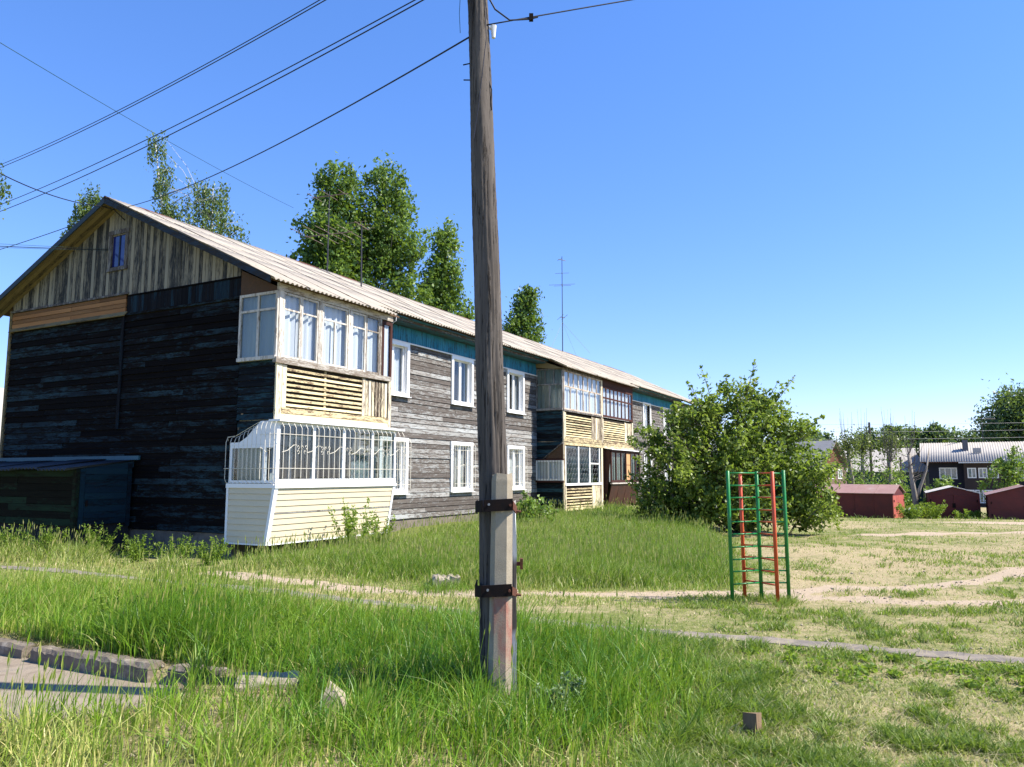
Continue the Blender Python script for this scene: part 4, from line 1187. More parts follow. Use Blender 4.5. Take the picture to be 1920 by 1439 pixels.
# lower right: brown bay with streaked panes and a tin skirt
BY = -1.48
bx0, bx1 = XM + .33, XB + .08
L2c = bar_grid(bx0, bx1, 1.50, 2.92, BY, [(bx0 + (bx1 - bx0) * k / 6, 1.5, 2.92) for k in range(1, 6)], [], .10, .06).build('brown_loggia', M['brown_paint'], house)
MB().box(XM + .06, XB, -.02, .02, .5, 3.0).build('inner_wall', M['inner_wall'], L2c)
for k in range(6):
    a = bx0 + (bx1 - bx0) * k / 6; c = bx0 + (bx1 - bx0) * (k + 1) / 6
    MB().box(a + .02, c - .02, BY + .028, BY + .034, 1.55, 2.86).build('board_pane' if k == 3 else 'pane', M['ply' if k == 3 else 'glass_dirty'], L2c)
    if k == 3: MB().box(a + .03, c - .03, BY + .02, BY + .0275, 2.28, 2.295).build('pane_joint', M['brown_paint'], L2c)
curtain(bx0 + .1, bx1 - .1, 1.52, 2.9, BY + .16, M['curtain'], L2c, amp=.02)
MB().hexa([(bx0 - .12, BY - .10, 2.935), (bx1 + .06, BY - .10, 2.935), (bx1 + .06, FY, 3.00), (bx0 - .12, FY, 3.00), (bx0 - .12, BY - .10, 2.955), (bx1 + .06, BY - .10, 2.955), (bx1 + .06, FY - .035, 3.008), (bx0 - .12, FY - .035, 3.008)]).build('canopy', M['pvc'], L2c)
MB().box(bx0 - .05, bx1 + .05, BY - .06, BY + .03, 1.43, 1.485).build('sill', M['white_wood_x'], L2c)
MB().hexa([(bx0 + .0, BY + .28, .38), (bx0 + .03, BY + .28, .38), (bx0 + .03, -.05, .38), (bx0, -.05, .38), (bx0, BY + .01, 2.92), (bx0 + .03, BY + .01, 2.92), (bx0 + .03, -.05, 2.92), (bx0, -.05, 2.92)]).build('side_wall', M['brown_tin'], L2c)
MB().hexa([(bx1 - .03, BY + .28, .38), (bx1, BY + .28, .38), (bx1, -.05, .38), (bx1 - .03, -.05, .38), (bx1 - .03, BY + .01, 2.92), (bx1, BY + .01, 2.92), (bx1, -.05, 2.92), (bx1 - .03, -.05, 2.92)]).build('side_wall', M['brown_tin'], L2c)
for k in range(4):
    a = bx0 + .04 + (bx1 - bx0 - .08) * k / 4; c = bx0 + .04 + (bx1 - bx0 - .08) * (k + 1) / 4
    o = random.uniform(-.015, .015)
    MB().hexa([(a, BY + .25 + o, .38), (c - .01, BY + .25 - o, .38), (c - .01, BY + .27 - o, .38), (a, BY + .27 + o, .38), (a, BY + .0, 1.42), (c - .01, BY + .0, 1.42), (c - .01, BY + .02, 1.42), (a, BY + .02, 1.42)]).build('tin_panel', M['brown_tin'], L2c)

# -- third loggia (mostly behind the bush)
X3 = 34.66
L3 = shell(X3, HOUSE_L, 3.04, 4.34)
inner(X3, HOUSE_L, 3.10, 6.2, L3)
balustrade(L3, X3, HOUSE_L, 3.1, 4.30, 8)
multi_glaze(L3, X3 + .05, HOUSE_L - .05, 4.42, 6.0, 5.4, 6, 6, FY - .01, 'white_wood', .06)
side_glazing(L3, X3 - .06, FY, -.02, 4.46, 6.06, 5.42, 2, 2, 'white_wood', 'curtain_g', .05)
for z0, z1 in rows(.55, 4.37, .25): lap_y(FY + .02, -.004, z0, z1, x=X3).build(SB, M['side'], L3)
MB().prism([(FY - .1, 6.02), (-.01, 6.12), (-.01, 6.50), (FY - .1, 5.98)], 'x', X3 - .11, X3 - .07).build('eave_board', M['cream_soffit'], L3)
L3b = shell(X3, HOUSE_L, .36, 3.0)
balustrade(L3b, X3, HOUSE_L, .42, 1.45, 7)
multi_glaze(L3b, X3 + .05, HOUSE_L - .05, 1.5, 2.98, 2.4, 5, 5, FY - .01, 'white_wood', .06)
# white cable down the wall by the first window
MB().tube([(5.05, -.62, 6.42), (5.06, -.60, 6.2), (5.03, -.3, 6.0), (5.02, -.06, 5.8), (5.0, -.045, 5.2), (5.0, -.045, 4.3)], .012, 5).build('cable', M['pvc'], house)

# ------------------------------------------------------------------ lean-to shed on the gable
shed = empty('lean_to_shed', (HOUSE_O[0], HOUSE_O[1], 0), HOUSE_RZ)
tag(shed, 'dark lean-to shed with wavy roof and blue plank door against the gable wall', 'shed')
SX, SY0, SY1 = -1.50, 3.40, 11.5
MB().box(SX + .06, -.08, SY0 + .06, SY1, -.2, .66).build('plinth', M['plinth_dark'], shed)
MB().box(SX + .05, -.08, SY0 + .05, SY1, .66, 1.80).build('core', M['dark_in'], shed)
for z0, z1 in rows(.68, 1.80, .16):
    y = SY0 + .1
    for q in sorted([random.uniform(5, 7), random.uniform(7.5, 10)]) + [SY1]:
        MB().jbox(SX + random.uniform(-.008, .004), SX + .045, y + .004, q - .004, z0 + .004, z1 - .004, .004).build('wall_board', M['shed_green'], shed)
        y = q
MB().box(SX - .03, SX + .04, SY0 + .06, SY1, 1.80, 1.95).build('head_board', M['shed_green'], shed)
MB().box(SX - .02, SX + .08, SY0 - .02, SY0 + .09, .60, 1.97).build('corner_post', M['shed_green'], shed)
for x0, x1 in ((SX + .09, SX + .20), (-.22, -.12)):
    MB().box(x0, x1, SY0 - .03, SY0 + .04, .62, 1.90 if x0 < -1 else 2.12).build('door_post', M['shed_blue'], shed)
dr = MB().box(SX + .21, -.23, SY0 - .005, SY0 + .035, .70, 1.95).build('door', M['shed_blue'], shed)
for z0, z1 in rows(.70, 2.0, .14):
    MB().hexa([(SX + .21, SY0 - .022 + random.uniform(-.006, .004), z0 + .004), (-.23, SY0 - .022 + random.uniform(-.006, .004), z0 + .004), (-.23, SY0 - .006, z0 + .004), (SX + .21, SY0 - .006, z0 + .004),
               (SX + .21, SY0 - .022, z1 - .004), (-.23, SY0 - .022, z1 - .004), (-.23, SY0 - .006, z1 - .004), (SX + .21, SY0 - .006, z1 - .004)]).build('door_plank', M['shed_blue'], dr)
MB().box(SX + .24, SX + .28, SY0 - .06, SY0 - .022, 1.12, 1.26).build('handle', M['black_metal'], dr)
MB().prism([(SX, 1.96), (-.06, 2.18), (-.06, 2.02), (SX, 1.90)], 'y', SY0 + .0, SY0 + .03).build('gusset', M['shed_blue'], shed)
ws = wave_sheet('shed_roof_sheet', 1.13, 1.75, 8, M['shed_roof'])
for k in range(7):
    o = link('roof_sheet', ws, shed, (-.05, SY0 - .05 + k * 1.09 + (k % 2) * .0, 2.19 + (k % 2) * .012 + (.02 if k == 1 else 0)), (R(7.6), 0, R(-90)))
    o.rotation_euler = Matrix(((0, 1, 0), (1, 0, 0), (0, 0, -1))).to_euler()
    o.rotation_euler = (Matrix.Rotation(R(-90), 3, 'Z') @ Matrix.Rotation(R(7.4), 3, 'X')).to_euler()
    o.location.y += 1.13
MB().prism([(3.20, 2.205), (SY1, 2.205), (SY1, 2.305), (3.20, 2.305)], 'x', -.10, -.045).build('flashing', M['shed_flash'], shed)

# ------------------------------------------------------------------ utility pole
pole = empty('utility_pole', (-0.14, 6.85, 0))
tag(pole, 'tall grey timber utility pole strapped to a stained concrete stub', 'utility pole')
def pole_mesh():
    n, m = 72, 260
    zs = np.linspace(-0.05, 8.3, m)
    ang = np.linspace(0, 2 * np.pi, n, endpoint=False)
    r0 = np.interp(zs, [0, 1.5, 4, 6.3, 8.3], [0.135, 0.13, 0.118, 0.095, 0.088])
    cx = np.interp(zs, [0, 1.9, 3.74, 6.35, 8.3], [0.0, -0.03, -0.09, -0.19, -0.25])
    g = np.zeros((m, n))
    for k in range(70):            # long drying cracks
        a0 = rng.random() * 2 * np.pi; z0 = rng.random() * 8; L = 0.3 + rng.random() * 1.2
        d = np.abs((ang[None, :] - a0 - 0.05 * np.sin(zs[:, None] * 4 + k) + np.pi) % (2 * np.pi) - np.pi)
        g += np.exp(-(d / (0.03 + .05 * rng.random())) ** 2) * np.exp(-((zs[:, None] - z0) / L) ** 4) * 0.011
    lump = 0.003 * np.sin(ang[None, :] * 3 + zs[:, None] * 1.3) + 0.002 * np.sin(ang[None, :] * 5 - zs[:, None] * 3.1) + rng.normal(0, .0012, (m, n))
    rr = r0[:, None] + lump - g
    V = np.stack([cx[:, None] + rr * np.cos(ang), rr * np.sin(ang), np.repeat(zs[:, None], n, 1)], 2).reshape(-1, 3)
    i = (np.arange(m - 1)[:, None] * n + np.arange(n)[None, :]); j = (np.arange(m - 1)[:, None] * n + (np.arange(n) + 1)[None, :] % n)
    F = np.stack([i, j, j + n, i + n], 2).reshape(-1, 4)
    return np_mesh('pole_shaft', V, F4=F, mat=M['pole'], smooth=True)
link('shaft', pole_mesh(), pole)
# concrete stub: chamfered section, in front of the shaft
def stub():
    b = MB(); vs = []; fs = []
    prof = [(-.098, .085), (-.098, -.03), (-.055, -.095), (.048, -.095), (.100, -.03), (.100, .085)]
    zs = [-.05, .3, .7, 1.1, 1.5, 1.80, 1.855]
    for i, z in enumerate(zs):
        sc = 1 - .10 * z / 1.9
        ox = .038 + .010 * z
        for k, (x, y) in enumerate(prof):
            dz = random.uniform(-.02, .015) if i == len(zs) - 1 else 0
            e = .93 if i == len(zs) - 1 else 1.0
            vs.append((ox + x * sc * e, -.235 + y * sc * e, z + dz))
    n = 6
    for i in range(len(zs) - 1):
        for k in range(n):
            fs.append((i * n + k, i * n + (k + 1) % n, (i + 1) * n + (k + 1) % n, (i + 1) * n + k))
    fs.append(tuple((len(zs) - 1) * n + k for k in range(n)))
    return b.add(vs, fs).build('concrete_stub', M['concrete_stub'], pole)
stub()
rb = MB()
vs = []; fs = []
for i, z in enumerate(np.linspace(-.05, 1.62, 12)):
    for k, (x, y) in enumerate([(-.045, -.05), (.05, -.055), (.052, .05), (-.04, .05)]):
        vs.append((.150 + x * .55 + random.uniform(-.005, .005) - .02 * max(0, z - 1.2), .02 + y, z + (random.uniform(-.05, .02) if i == 11 else 0)))
for i in range(11):
    for k in range(4): fs.append((i * 4 + k, i * 4 + (k + 1) % 4, i * 4 + 4 + (k + 1) % 4, i * 4 + 4 + k))
fs.append((44, 45, 46, 47))
rb.add(vs, fs).build('rear_brace', M['white_post'], pole)
for z in (1.60, .90):
    dx = .01 * z
    bd = MB()
    bd.hexa([(-.115 + dx, -.345, z - .060), (.13 + dx, -.345, z - .050), (.13 + dx, -.335, z - .050), (-.115 + dx, -.335, z - .060), (-.115 + dx, -.345, z + .035), (.13 + dx, -.345, z + .050), (.13 + dx, -.335, z + .050), (-.115 + dx, -.335, z + .035)])
    bd = bd.build('clamp_strap', M['black_metal'], pole)
    MB().box(-.175, -.165, -.20, .14, z - .075, z + .02).build('strap_side', M['black_metal'], bd)
    MB().hexa([(-.175, -.20, z - .075), (-.165, -.20, z - .075), (-.105, -.345, z - .06), (-.115, -.345, z - .06), (-.175, -.20, z + .02), (-.165, -.20, z + .02), (-.105, -.345, z + .035), (-.115, -.345, z + .035)]).build('strap_bend', M['black_metal'], bd)
    MB().hexa([(.125 + dx, -.345, z - .04), (.135 + dx, -.345, z - .04), (.185, -.10, z - .09), (.175, -.10, z - .09), (.125 + dx, -.345, z + .03), (.135 + dx, -.345, z + .03), (.185, -.10, z - .03), (.175, -.10, z - .03)]).build('strap_side', M['rust'], bd)
    MB().tube([(-.07 + dx, -.352, z), (-.07 + dx, -.342, z)], .011, 8).build('bolt', M['galv'], bd)
    MB().tube([(.11 + dx, -.372, z - .005), (.11 + dx, -.342, z - .005)], .012, 6).build('bolt', M['rust'], bd)
    MB().tube([(.16, -.16, z - .06), (.215, -.14, z - .07)], .012, 6).build('bolt', M['rust'], bd)
MB().box(.16, .235, -.02, .02, 1.06, 1.09).box(.21, .235, -.03, .03, 1.03, 1.12).build('hook_bracket', M['rust'], pole)
for (x, z, s) in ((-.29, 5.70, -1), (-.285, 5.53, -1)):
    MB().tube([(x + .05, 0, z + .01), (x - .03, -.02, z - (.02 if z > 5.6 else 0))], .006, 5).build('spike', M['black_metal'], pole)
MB().tube([(-.075, -.02, 6.05), (-.03, -.02, 6.06)], .020, 8).tube([(-.035, -.02, 6.07), (-.035, -.02, 5.95)], [.030, .018], 8).build('insulator', M['ceramic'], pole)
MB().tube([(-.09, -.05, 5.55), (-.05, -.05, 5.42), (-.055, -.05, 5.30), (-.05, -.05, 5.22)], .006, 5).build('loose_wire', M['wire'], pole)
MB().tube([(-.13, -.09, 6.55), (-.10, -.11, 5.9), (-.17, -.13, 5.2), (-.21, -.13, 4.9)], .004, 5).build('staple_wire', M['mast'], pole)
MB().tube([(-.27, -.02, 8.0), (-.33, -.08, 6.9), (-.26, -.10, 6.35)], .011, 5).build('lead_wire', M['wire'], pole)
MB().tube([(-.35, .0, 7.0), (-.345, -.02, 6.55), (-.36, -.02, 6.2), (-.35, -.02, 6.0)], .003, 4).build('blue_wire', M['wire_green'], pole)

# ------------------------------------------------------------------ overhead wires
def wire(label, a, c, sag, r, mat='wire', ext=1.0, n=28, name='overhead_wire', group='overhead wires'):
    a = Vector(a); c = Vector(c)
    c = a + (c - a) * ext
    pts = []
    for k in range(n + 1):
        t = k / n
        p = a.lerp(c, t); p.z -= 4 * sag * t * (1 - t)
        pts.append(p)
    return tag(MB().tube(pts, r * .66, 5).build(name, M[mat], None, True), label, 'wire', group)
wire('black wire, upper strand of the high pair running over the house gable', (-0.48, 6.8, 7.18), (-10.8, 15.5, 8.64), .38, .009, ext=1.5)
wire('black wire, lower strand of the high pair running over the house gable', (-0.46, 6.8, 7.15), (-10.79, 15.5, 8.56), .36, .010, ext=1.5)
wire('black wire, upper strand of the low pair running from the pole past the gable peak', (-0.47, 6.8, 6.58), (-10.79, 15.6, 7.74), .30, .010, ext=1.5)
wire('black wire, lower strand of the low pair running from the pole past the gable peak', (-0.45, 6.8, 6.55), (-10.78, 15.6, 7.62), .33, .011, ext=1.5)
wire('black cable from the pole down to the roof ridge of the timber house', (-0.37, 6.8, 5.96), (-11.05, 20.5, 9.10), .28, .013)
wire('black cable leaving the roof ridge away behind the house', (-11.05, 20.5, 9.08), (-21.4, 26.0, 8.64), .15, .016)
wire('thin dark green wire slanting down to the roof antenna', (-8.5, 12.0, 8.97), (-7.66, 26.0, 11.13), .10, .010, 'wire_green', 1.0)
wire('twisted black cable arriving at the gable peak', (-9.71, 14.0, 7.52), (-10.55, 19.15, 8.72), .12, .017, ext=1.0)
aw_p = from_house(-.03, 4.98)
for k, (dz, nm) in enumerate(((.09, 'thin blue wire, top of three fixed beside the attic window'), (0, 'black cable, middle of three fixed beside the attic window'), (-.05, 'thin blue wire, bottom of three fixed beside the attic window'))):
    wire(nm, (aw_p[0], aw_p[1], 7.72 + dz * .3), (-14.5, 17.0, 7.15 + dz), .02, .014 if k == 1 else .007, 'wire' if k == 1 else 'wire_green')
wire('black cable with a clamp leaving the pole towards open sky', (-0.25, 6.8, 6.06), (5.69, 9.0, 8.45), -.03, .010)
MB().tube([(-0.27, 6.78, 6.42), (-0.16, 6.80, 6.22), (-0.02, 6.84, 6.135), (0.17, 6.95, 6.215), (.25, 6.98, 6.255)], .008, 5).build('jumper_wire', M['wire'], pole).parent = None
jw = bpy.data.objects['jumper_wire']
tag(jw, 'short looped jumper wire joining the pole top to the outgoing cable', 'wire', 'overhead wires')
MB().box(.165, .205, 6.93, 6.97, 6.20, 6.265).build('wire_clamp', M['black_metal'], jw)
# cable drop on the gable peak
p0 = from_house(-.42, 4.75); p1 = from_house(-.05, 4.35)
tag(MB().tube([(p0[0], p0[1], 8.74), ((p0[0] + p1[0]) / 2, (p0[1] + p1[1]) / 2, 8.68), (p1[0], p1[1], 8.42)], .015, 5).build('drop_cable', M['wire']), 'short drop cable under the gable peak', 'wire', 'overhead wires')

# ------------------------------------------------------------------ climbing frame
cf = empty('climbing_frame', (3.65, 11.55, tz(3.65, 11.55)))
tag(cf, 'green and orange steel climbing ladder standing on the worn track', 'climbing frame')
GP = {'L': (-.46, -.15), 'C': (.03, .06), 'R': (.43, .05), 'OB': (-.155, .27), 'OF': (.165, -.24)}
TOP = {'L': 1.91, 'C': 1.90, 'R': 1.92, 'OB': 1.88, 'OF': 1.90}
for k, (x, y) in GP.items():
    tw = .028
    lean = -.012
    MB().tube([(x, y, -.1), (x + lean, y, TOP[k] - .005), (x + lean, y, TOP[k])], [tw, tw, tw * .7], 12).build('post', M['orange_paint' if k[0] == 'O' else 'green_paint'], cf, True)
for k in range(10):
    z = .27 + k * .178
    lx = -.012 * z / 1.9
    def rung(a, c, m):
        A = GP[a]; C_ = GP[c]
        d = Vector((C_[0] - A[0], C_[1] - A[1], 0)).normalized() * .02
        MB().tube([(A[0] + lx + d.x, A[1] + d.y, z + random.uniform(-.006, .006)), (C_[0] + lx - d.x, C_[1] - d.y, z + random.uniform(-.006, .006))], .0115, 8).build('rung', M[m], cf, True)
    rung('L', 'C', 'green_paint'); rung('C', 'R', 'green_paint')
    rung('OB', 'C', 'orange_paint'); rung('C', 'OF', 'orange_paint')

# ------------------------------------------------------------------ roof antennas
def antenna(name, label, x, y, zb, h, arms, mat='mast', lean=(0, 0)):
    X, Y = from_house(x, y)
    a = empty(name, (X, Y, zb)); tag(a, label, 'antenna', 'television antennas on the house roof')
    MB().tube([(0, 0, -.2), (lean[0], lean[1], h)], [.028, .018], 8).build('mast', M[mat], a)
    for (z, ang, L, els) in arms:
        d = Vector((math.cos(R(ang)), math.sin(R(ang)), 0)); q = Vector((-d.y, d.x, 0))
        o = Vector((lean[0] * z / h, lean[1] * z / h, z))
        bm = MB().tube([o - d * L * .5, o + d * L * .5 + Vector((0, 0, -.02))], .016, 6).build('boom', M['ant'], a)
        for (t, el) in els:
            c = o + d * L * t
            MB().tube([c - q * el * .5, c + q * el * .5], .010, 5).build('element', M['ant'], bm)
    return a
antenna('tv_antenna', 'tall yagi antenna with long elements in front of the big birches', 7.6, 4.3, 8.85, 2.9,
        [(1.35, -20, 1.9, [(-.45, 2.0), (-.15, 2.2), (.05, 1.9), (.25, 1.8), (.45, 1.6)]), (2.75, -20, 1.5, [(-.4, .9), (0, 1.0), (.4, .8)])])
antenna('tv_antenna', 'short bent antenna mast standing low on the roof slope', 7.75, 2.9, 8.15, 2.3, [(2.2, 70, .9, [(-.4, .8), (0, .7), (.4, .6)])], lean=(-.05, .05))
tall = antenna('tv_antenna', 'very tall thin antenna mast with stays, standing alone against the sky', 27.4, 4.3, 8.85, 5.6,
        [(5.4, 30, .5, [(-.3, .5)]), (3.9, 80, .4, [(-.3, 1.5), (.4, 1.0)]), (4.6, 80, .2, [(0, .8)]), (2.0, 10, .3, [(-.4, 1.6), (.4, 1.5)])])
for (dx, dy) in ((1.2, 2.2), (-.9, -1.6), (1.3, -2.6)):
    MB().tube([(0, 0, 1.7), (dx, dy, -.3 - .2 * abs(dy) * .4)], .006, 4).build('stay_wire', M['galv'], tall)

# ------------------------------------------------------------------ background: garages
def garage(label, loc, rz, w, L, h, rise, door='end', mats=('red_dark', 'red_tin', 'garage_roof'), group='red metal garages'):
    """local: ridge along y, door gable at y=0 facing -y"""
    g = empty('metal_garage', loc, rz); tag(g, label, 'garage', group)
    wall, dmat, rmat = mats
    MB().box(-w / 2, -w / 2 + .04, .04, L, -.3, h).build('wall', M[wall], g)
    MB().box(w / 2 - .04, w / 2, .04, L, -.3, h).build('wall', M[wall], g)
    MB().prism([(-w / 2, -.3), (w / 2, -.3), (w / 2, h), (0, h + rise), (-w / 2, h)], 'y', L - .05, L - .01).build('rear_wall', M[wall], g)
    MB().prism([(-w / 2, h - .12), (w / 2, h - .12), (w / 2, h), (0, h + rise), (-w / 2, h)], 'y', .0, .05).build('gable_panel', M[wall], g)
    for s in (-1, 1):
        MB().box(min(s * w / 2, s * (w / 2 - .16)), max(s * w / 2, s * (w / 2 - .16)), -.005, .05, -.3, h - .122).build('door_post', M[dmat], g)
        d = MB().box(min(s * .01, s * (w / 2 - .165)), max(s * .01, s * (w / 2 - .165)), .0, .04, -.25, h - .125).build('door', M[dmat], g)
        MB().box(min(s * .05, s * (w / 2 - .22)), max(s * .05, s * (w / 2 - .22)), -.02, -.002, h * .46, h * .50).build('brace', M[dmat], d)
        MB().tube([(s * (w / 2 - .16), -.03, .25), (s * (w / 2 - .16), -.03, .40)], .03, 6).build('hinge', M['black_metal'], d)
        MB().tube([(s * (w / 2 - .16), -.03, h - .55), (s * (w / 2 - .16), -.03, h - .40)], .03, 6).build('hinge', M['black_metal'], d)
        n = 5
        for k in range(n):
            a = -.12 + k * (L + .2) / n; c = a + (L + .2) / n - .015
            x0, x1 = s * .0, s * (w / 2 + .12)
            z0, z1 = h + rise + .03, h - .12 * rise / (w / 2) + .03
            dz = random.uniform(-.006, .01)
            MB().hexa([(x0, a, z0 + dz), (x1, a, z1 + dz), (x1, c, z1 + dz), (x0, c, z0 + dz), (x0, a, z0 + .03 + dz), (x1, a, z1 + .03 + dz), (x1, c, z1 + .03 + dz), (x0, c, z0 + .03 + dz)]).build('roof_panel', M[rmat], g)
    for k in range(1, 5):
        for s in (-1, 1):
            MB().box(min(s * w / 2, s * (w / 2 + .025)), max(s * w / 2, s * (w / 2 + .025)), L * k / 5 - .03, L * k / 5 + .03, -.3, h - .02).build('wall_rib', M[wall], g)
    MB().box(-.10, .10, -.03, -.002, h * .42, h * .60).build('lock_plate', M['black_metal'], g)
    return g
garage('red metal garage seen along its side, its faded doors round the corner', (25.8, 51.8, -1.12), R(52), 3.3, 6.0, 1.72, .52, mats=('red_dark', 'red_end', 'garage_roof'))
garage('red metal garage with pale roof edge and closed doors, beside the wide maroon one', (29.3, 51.5, -1.02), R(-27), 3.0, 5.5, 1.62, .40, mats=('red_dark', 'red_tin', 'pale_edge'))
garage('wide maroon metal garage with a dark ventilation slot under its roof', (31.6, 47.8, -1.0), R(-30), 3.9, 5.5, 1.55, .55, mats=('red_dark', 'red_dark', 'garage_roof'))
# junk between garages
jk = empty('scrap_pile', (27.6, 54.0, tz(27.6, 54.0))); tag(jk, 'low pile of pale boards and blue scrap between two garages', 'scrap pile')
MB().hexa([(-.5, -.3, .45), (.45, -.35, .55), (.5, .3, .60), (-.45, .35, .5), (-.5, -.3, .50), (.45, -.35, .60), (.5, .3, .65), (-.45, .35, .55)]).build('pale_board', M['pvc'], jk)
MB().jbox(-.4, .4, -.25, .25, 0, .48, .05).build('crate', M['far_grey'], jk)
MB().tube([(.7, 0, .25), (1.2, .1, .3)], .25, 10).build('drum', M['far_teal'], jk)

# far houses -------------------------------------------------------------
def far_window(h, x0, x1, z0, z1, y, panes=3):
    w = bar_grid(x0, x1, z0, z1, y - .05, [(x0 + (x1 - x0) * k / panes, z0, z1) for k in range(1, panes)], [], .13, .08).build('window', M['white_paint'], h)
    for k in range(panes):
        a = x0 + (x1 - x0) * k / panes; c = x0 + (x1 - x0) * (k + 1) / panes
        MB().box(a + .03, c - .03, y - .02, y - .012, z0 + .04, z1 - .04).build('pane', M['glass'], w)
        curtain(a + .05, c - .05, z0, z1, y - .008, M['curtain_d'], w, amp=.001)
fh = empty('timber_house', (59.3, 110, -2.75), R(-29)); tag(fh, 'dark blue-black two-storey timber house with pale wavy roof and chimney, behind the garages', 'house')
FL = 46
MB().box(0, FL, 0, 10, 0, 6.35).build('wall', M['dh_wall'], fh)
MB().box(4.3, 8.7, -1.3, -.01, 0.3, 6.2).build('porch_bay', M['dh_brown'], fh)
MB().box(15, 19.5, -1.3, -.01, 0.3, 6.2).build('porch_bay', M['dh_brown'], fh)
def far_roof(h, x0, x1, y0, yr, z0, zr, mat, waves):
    L = math.hypot(yr - y0, zr - z0)
    me = wave_sheet('far_roof_sheet', (x1 - x0) / 6, L, waves, M[mat], amp=.05, segs=4, thick=.03)
    rf = empty('roof', (0, 0, 0), 0, h)
    for k in range(6):
        link('roof_sheet', me, rf, (x0 + (x1 - x0) * k / 6, yr, zr + random.uniform(0, .03)), (math.atan2(zr - z0, yr - y0), 0, 0))
        o = link('roof_sheet', me, rf, (x0 + (x1 - x0) * (k + 1) / 6, yr, zr + random.uniform(0, .03)), (math.atan2(zr - z0, yr - y0), 0, math.pi))
    return rf
rf = far_roof(fh, -1, FL + 1, -1.1, 5.0, 6.35, 9.2, 'roof_old', 26)
MB().box(-1, FL + 1, -1.0, -.9, 6.2, 6.36).build('fascia', M['brown_paint'], fh)
MB().box(3.7, 12.5, -2.0, -1.0, 6.16, 6.26).build('porch_canopy', M['pvc'], fh)
MB().box(4.4, 5.1, 2.3, 3.0, 7.5, 9.5).build('chimney', M['chimney'], rf)
MB().box(5.6, 6.6, 1.4, 1.5, 7.6, 8.3).build('roof_hatch', M['roof_old'], rf)
MB().box(16, 17, 3.6, 4.6, 8.2, 9.6).build('chimney', M['chimney'], rf)
for (a, c) in ((1.3, 3.5), (9.3, 11.3), (12.2, 14.4), (20.5, 22.7)):
    far_window(fh, a, c, 3.95, 5.55, -.0); far_window(fh, a, c, 1.0, 2.6, -.0)
for k in range(3): far_window(fh, 4.7 + k * 1.3, 5.75 + k * 1.3, 4.1, 5.5, -1.3, 2)
for k in range(4): far_window(fh, 4.4 + k * 1.07, 5.4 + k * 1.07, 0.7, 2.5, -1.3, 2)
X_, Y_ = 86.0, 111.0
fa = empty('tv_antenna', (68.6, 112.0, 5.8)); tag(fa, 'small cross-shaped antenna on the far dark house', 'antenna')
MB().tube([(0, 0, 0), (0, 0, 5.2)], .06, 6).build('mast', M['mast'], fa)
MB().tube([(-2.0, 0, 4.1), (2.0, 0, 4.1)], .045, 5).build('element', M['mast'], fa)
MB().tube([(-.7, 0, 5.0), (.7, 0, 5.0)], .04, 5).build('element', M['mast'], fa)

def small_house(label, loc, rz, w, L, h, rise, wall, gab, roofm, wins=True, name='house'):
    g = empty(name, loc, rz); tag(g, label, 'house')
    MB().box(-w / 2, w / 2, 0, L, -.5, h).build('wall', M[wall], g)
    MB().prism([(-w / 2, h + .001), (w / 2, h + .001), (0, h + rise)], 'y', .05, .15).build('gable', M[gab], g)
    MB().prism([(-w / 2, h + .001), (w / 2, h + .001), (0, h + rise)], 'y', L - .15, L - .05).build('gable', M[gab], g)
    for s in (-1, 1):
        MB().hexa([(0, -.5, h + rise + .05), (s * (w / 2 + .6), -.5, h - .6 * rise / (w / 2) + .05), (s * (w / 2 + .6), L + .5, h - .6 * rise / (w / 2) + .05), (0, L + .5, h + rise + .05),
                   (0, -.5, h + rise + .15), (s * (w / 2 + .6), -.5, h - .6 * rise / (w / 2) + .15), (s * (w / 2 + .6), L + .5, h - .6 * rise / (w / 2) + .15), (0, L + .5, h + rise + .15)]).build('roof_slope', M[roofm], g)
    if wins:
        for x in (-w * .25, w * .12): far_window(g, x, x + 1.1, h - 2.0, h - .7, 0, 2)
    return g
small_house('brown-gabled two-storey house with pale roof half hidden by the green bush', (43.0, 103, -2.75), R(38), 6.0, 20, 6.0, 3.0, 'far_brick2', 'far_brick', 'roof_old')
small_house('low pale-roofed house behind the row of pollarded poplars', (61.0, 118, -2.75), R(88), 8, 13, 5.3, 2.9, 'far_teal', 'far_brick', 'roof_old', name='house')
gh = small_house('grey-blue house front with pale roof between poplars and the dark house', (70.5, 128, -2.75), R(92), 9, 9, 5.8, 3.0, 'far_grey', 'far_grey', 'roof_old')
small_house('pale-roofed neighbouring house just visible past the gable corner', (-24.5, 29.5, 0.0), R(-25), 7, 14, 3.3, 2.2, 'far_brick2', 'far_brick', 'roof_old')
# street lamp and posts in the background
lp = empty('street_lamp', (33.6, 69, tz(33.6, 69))); tag(lp, 'thin street lamp post with a pale head among the poplars', 'street lamp')
MB().tube([(0, 0, -.2), (0, 0, 6.6)], [.10, .07], 8).build('post', M['mast'], lp)
MB().tube([(0, 0, 6.6), (-.35, 0, 6.9), (-.7, 0, 6.95)], .04, 6).build('arm', M['mast'], lp)
MB().jbox(-.95, -.35, -.14, .14, 6.85, 7.05, .02).build('lamp_head', M['pvc'], lp)
for (x, y, h, lab) in ((31.6, 68, 8.0, 'thick dark timber post rising above the poplars'), (36.2, 72, 5.2, 'thin dark post beside the grey-blue house'), (38.3, 72, 3.8, 'short dark leaning post near the bare forked poplar')):
    tag(MB().tube([(0, 0, -.3), (.05, 0, h)], [.14, .09], 8).build('timber_post', M['pole'], loc=(x, y, tz(x, y))), lab, 'post', 'background posts')
for k in range(3):
    wire(('lowest', 'middle', 'highest')[k] + ' of three thin grey wires above the background roofs', (10 + k, 92, 6.4 + k * .9), (95, 96, 7.6 + k * .9), .8, .022, 'galv', name='far_wire', group='far wires')

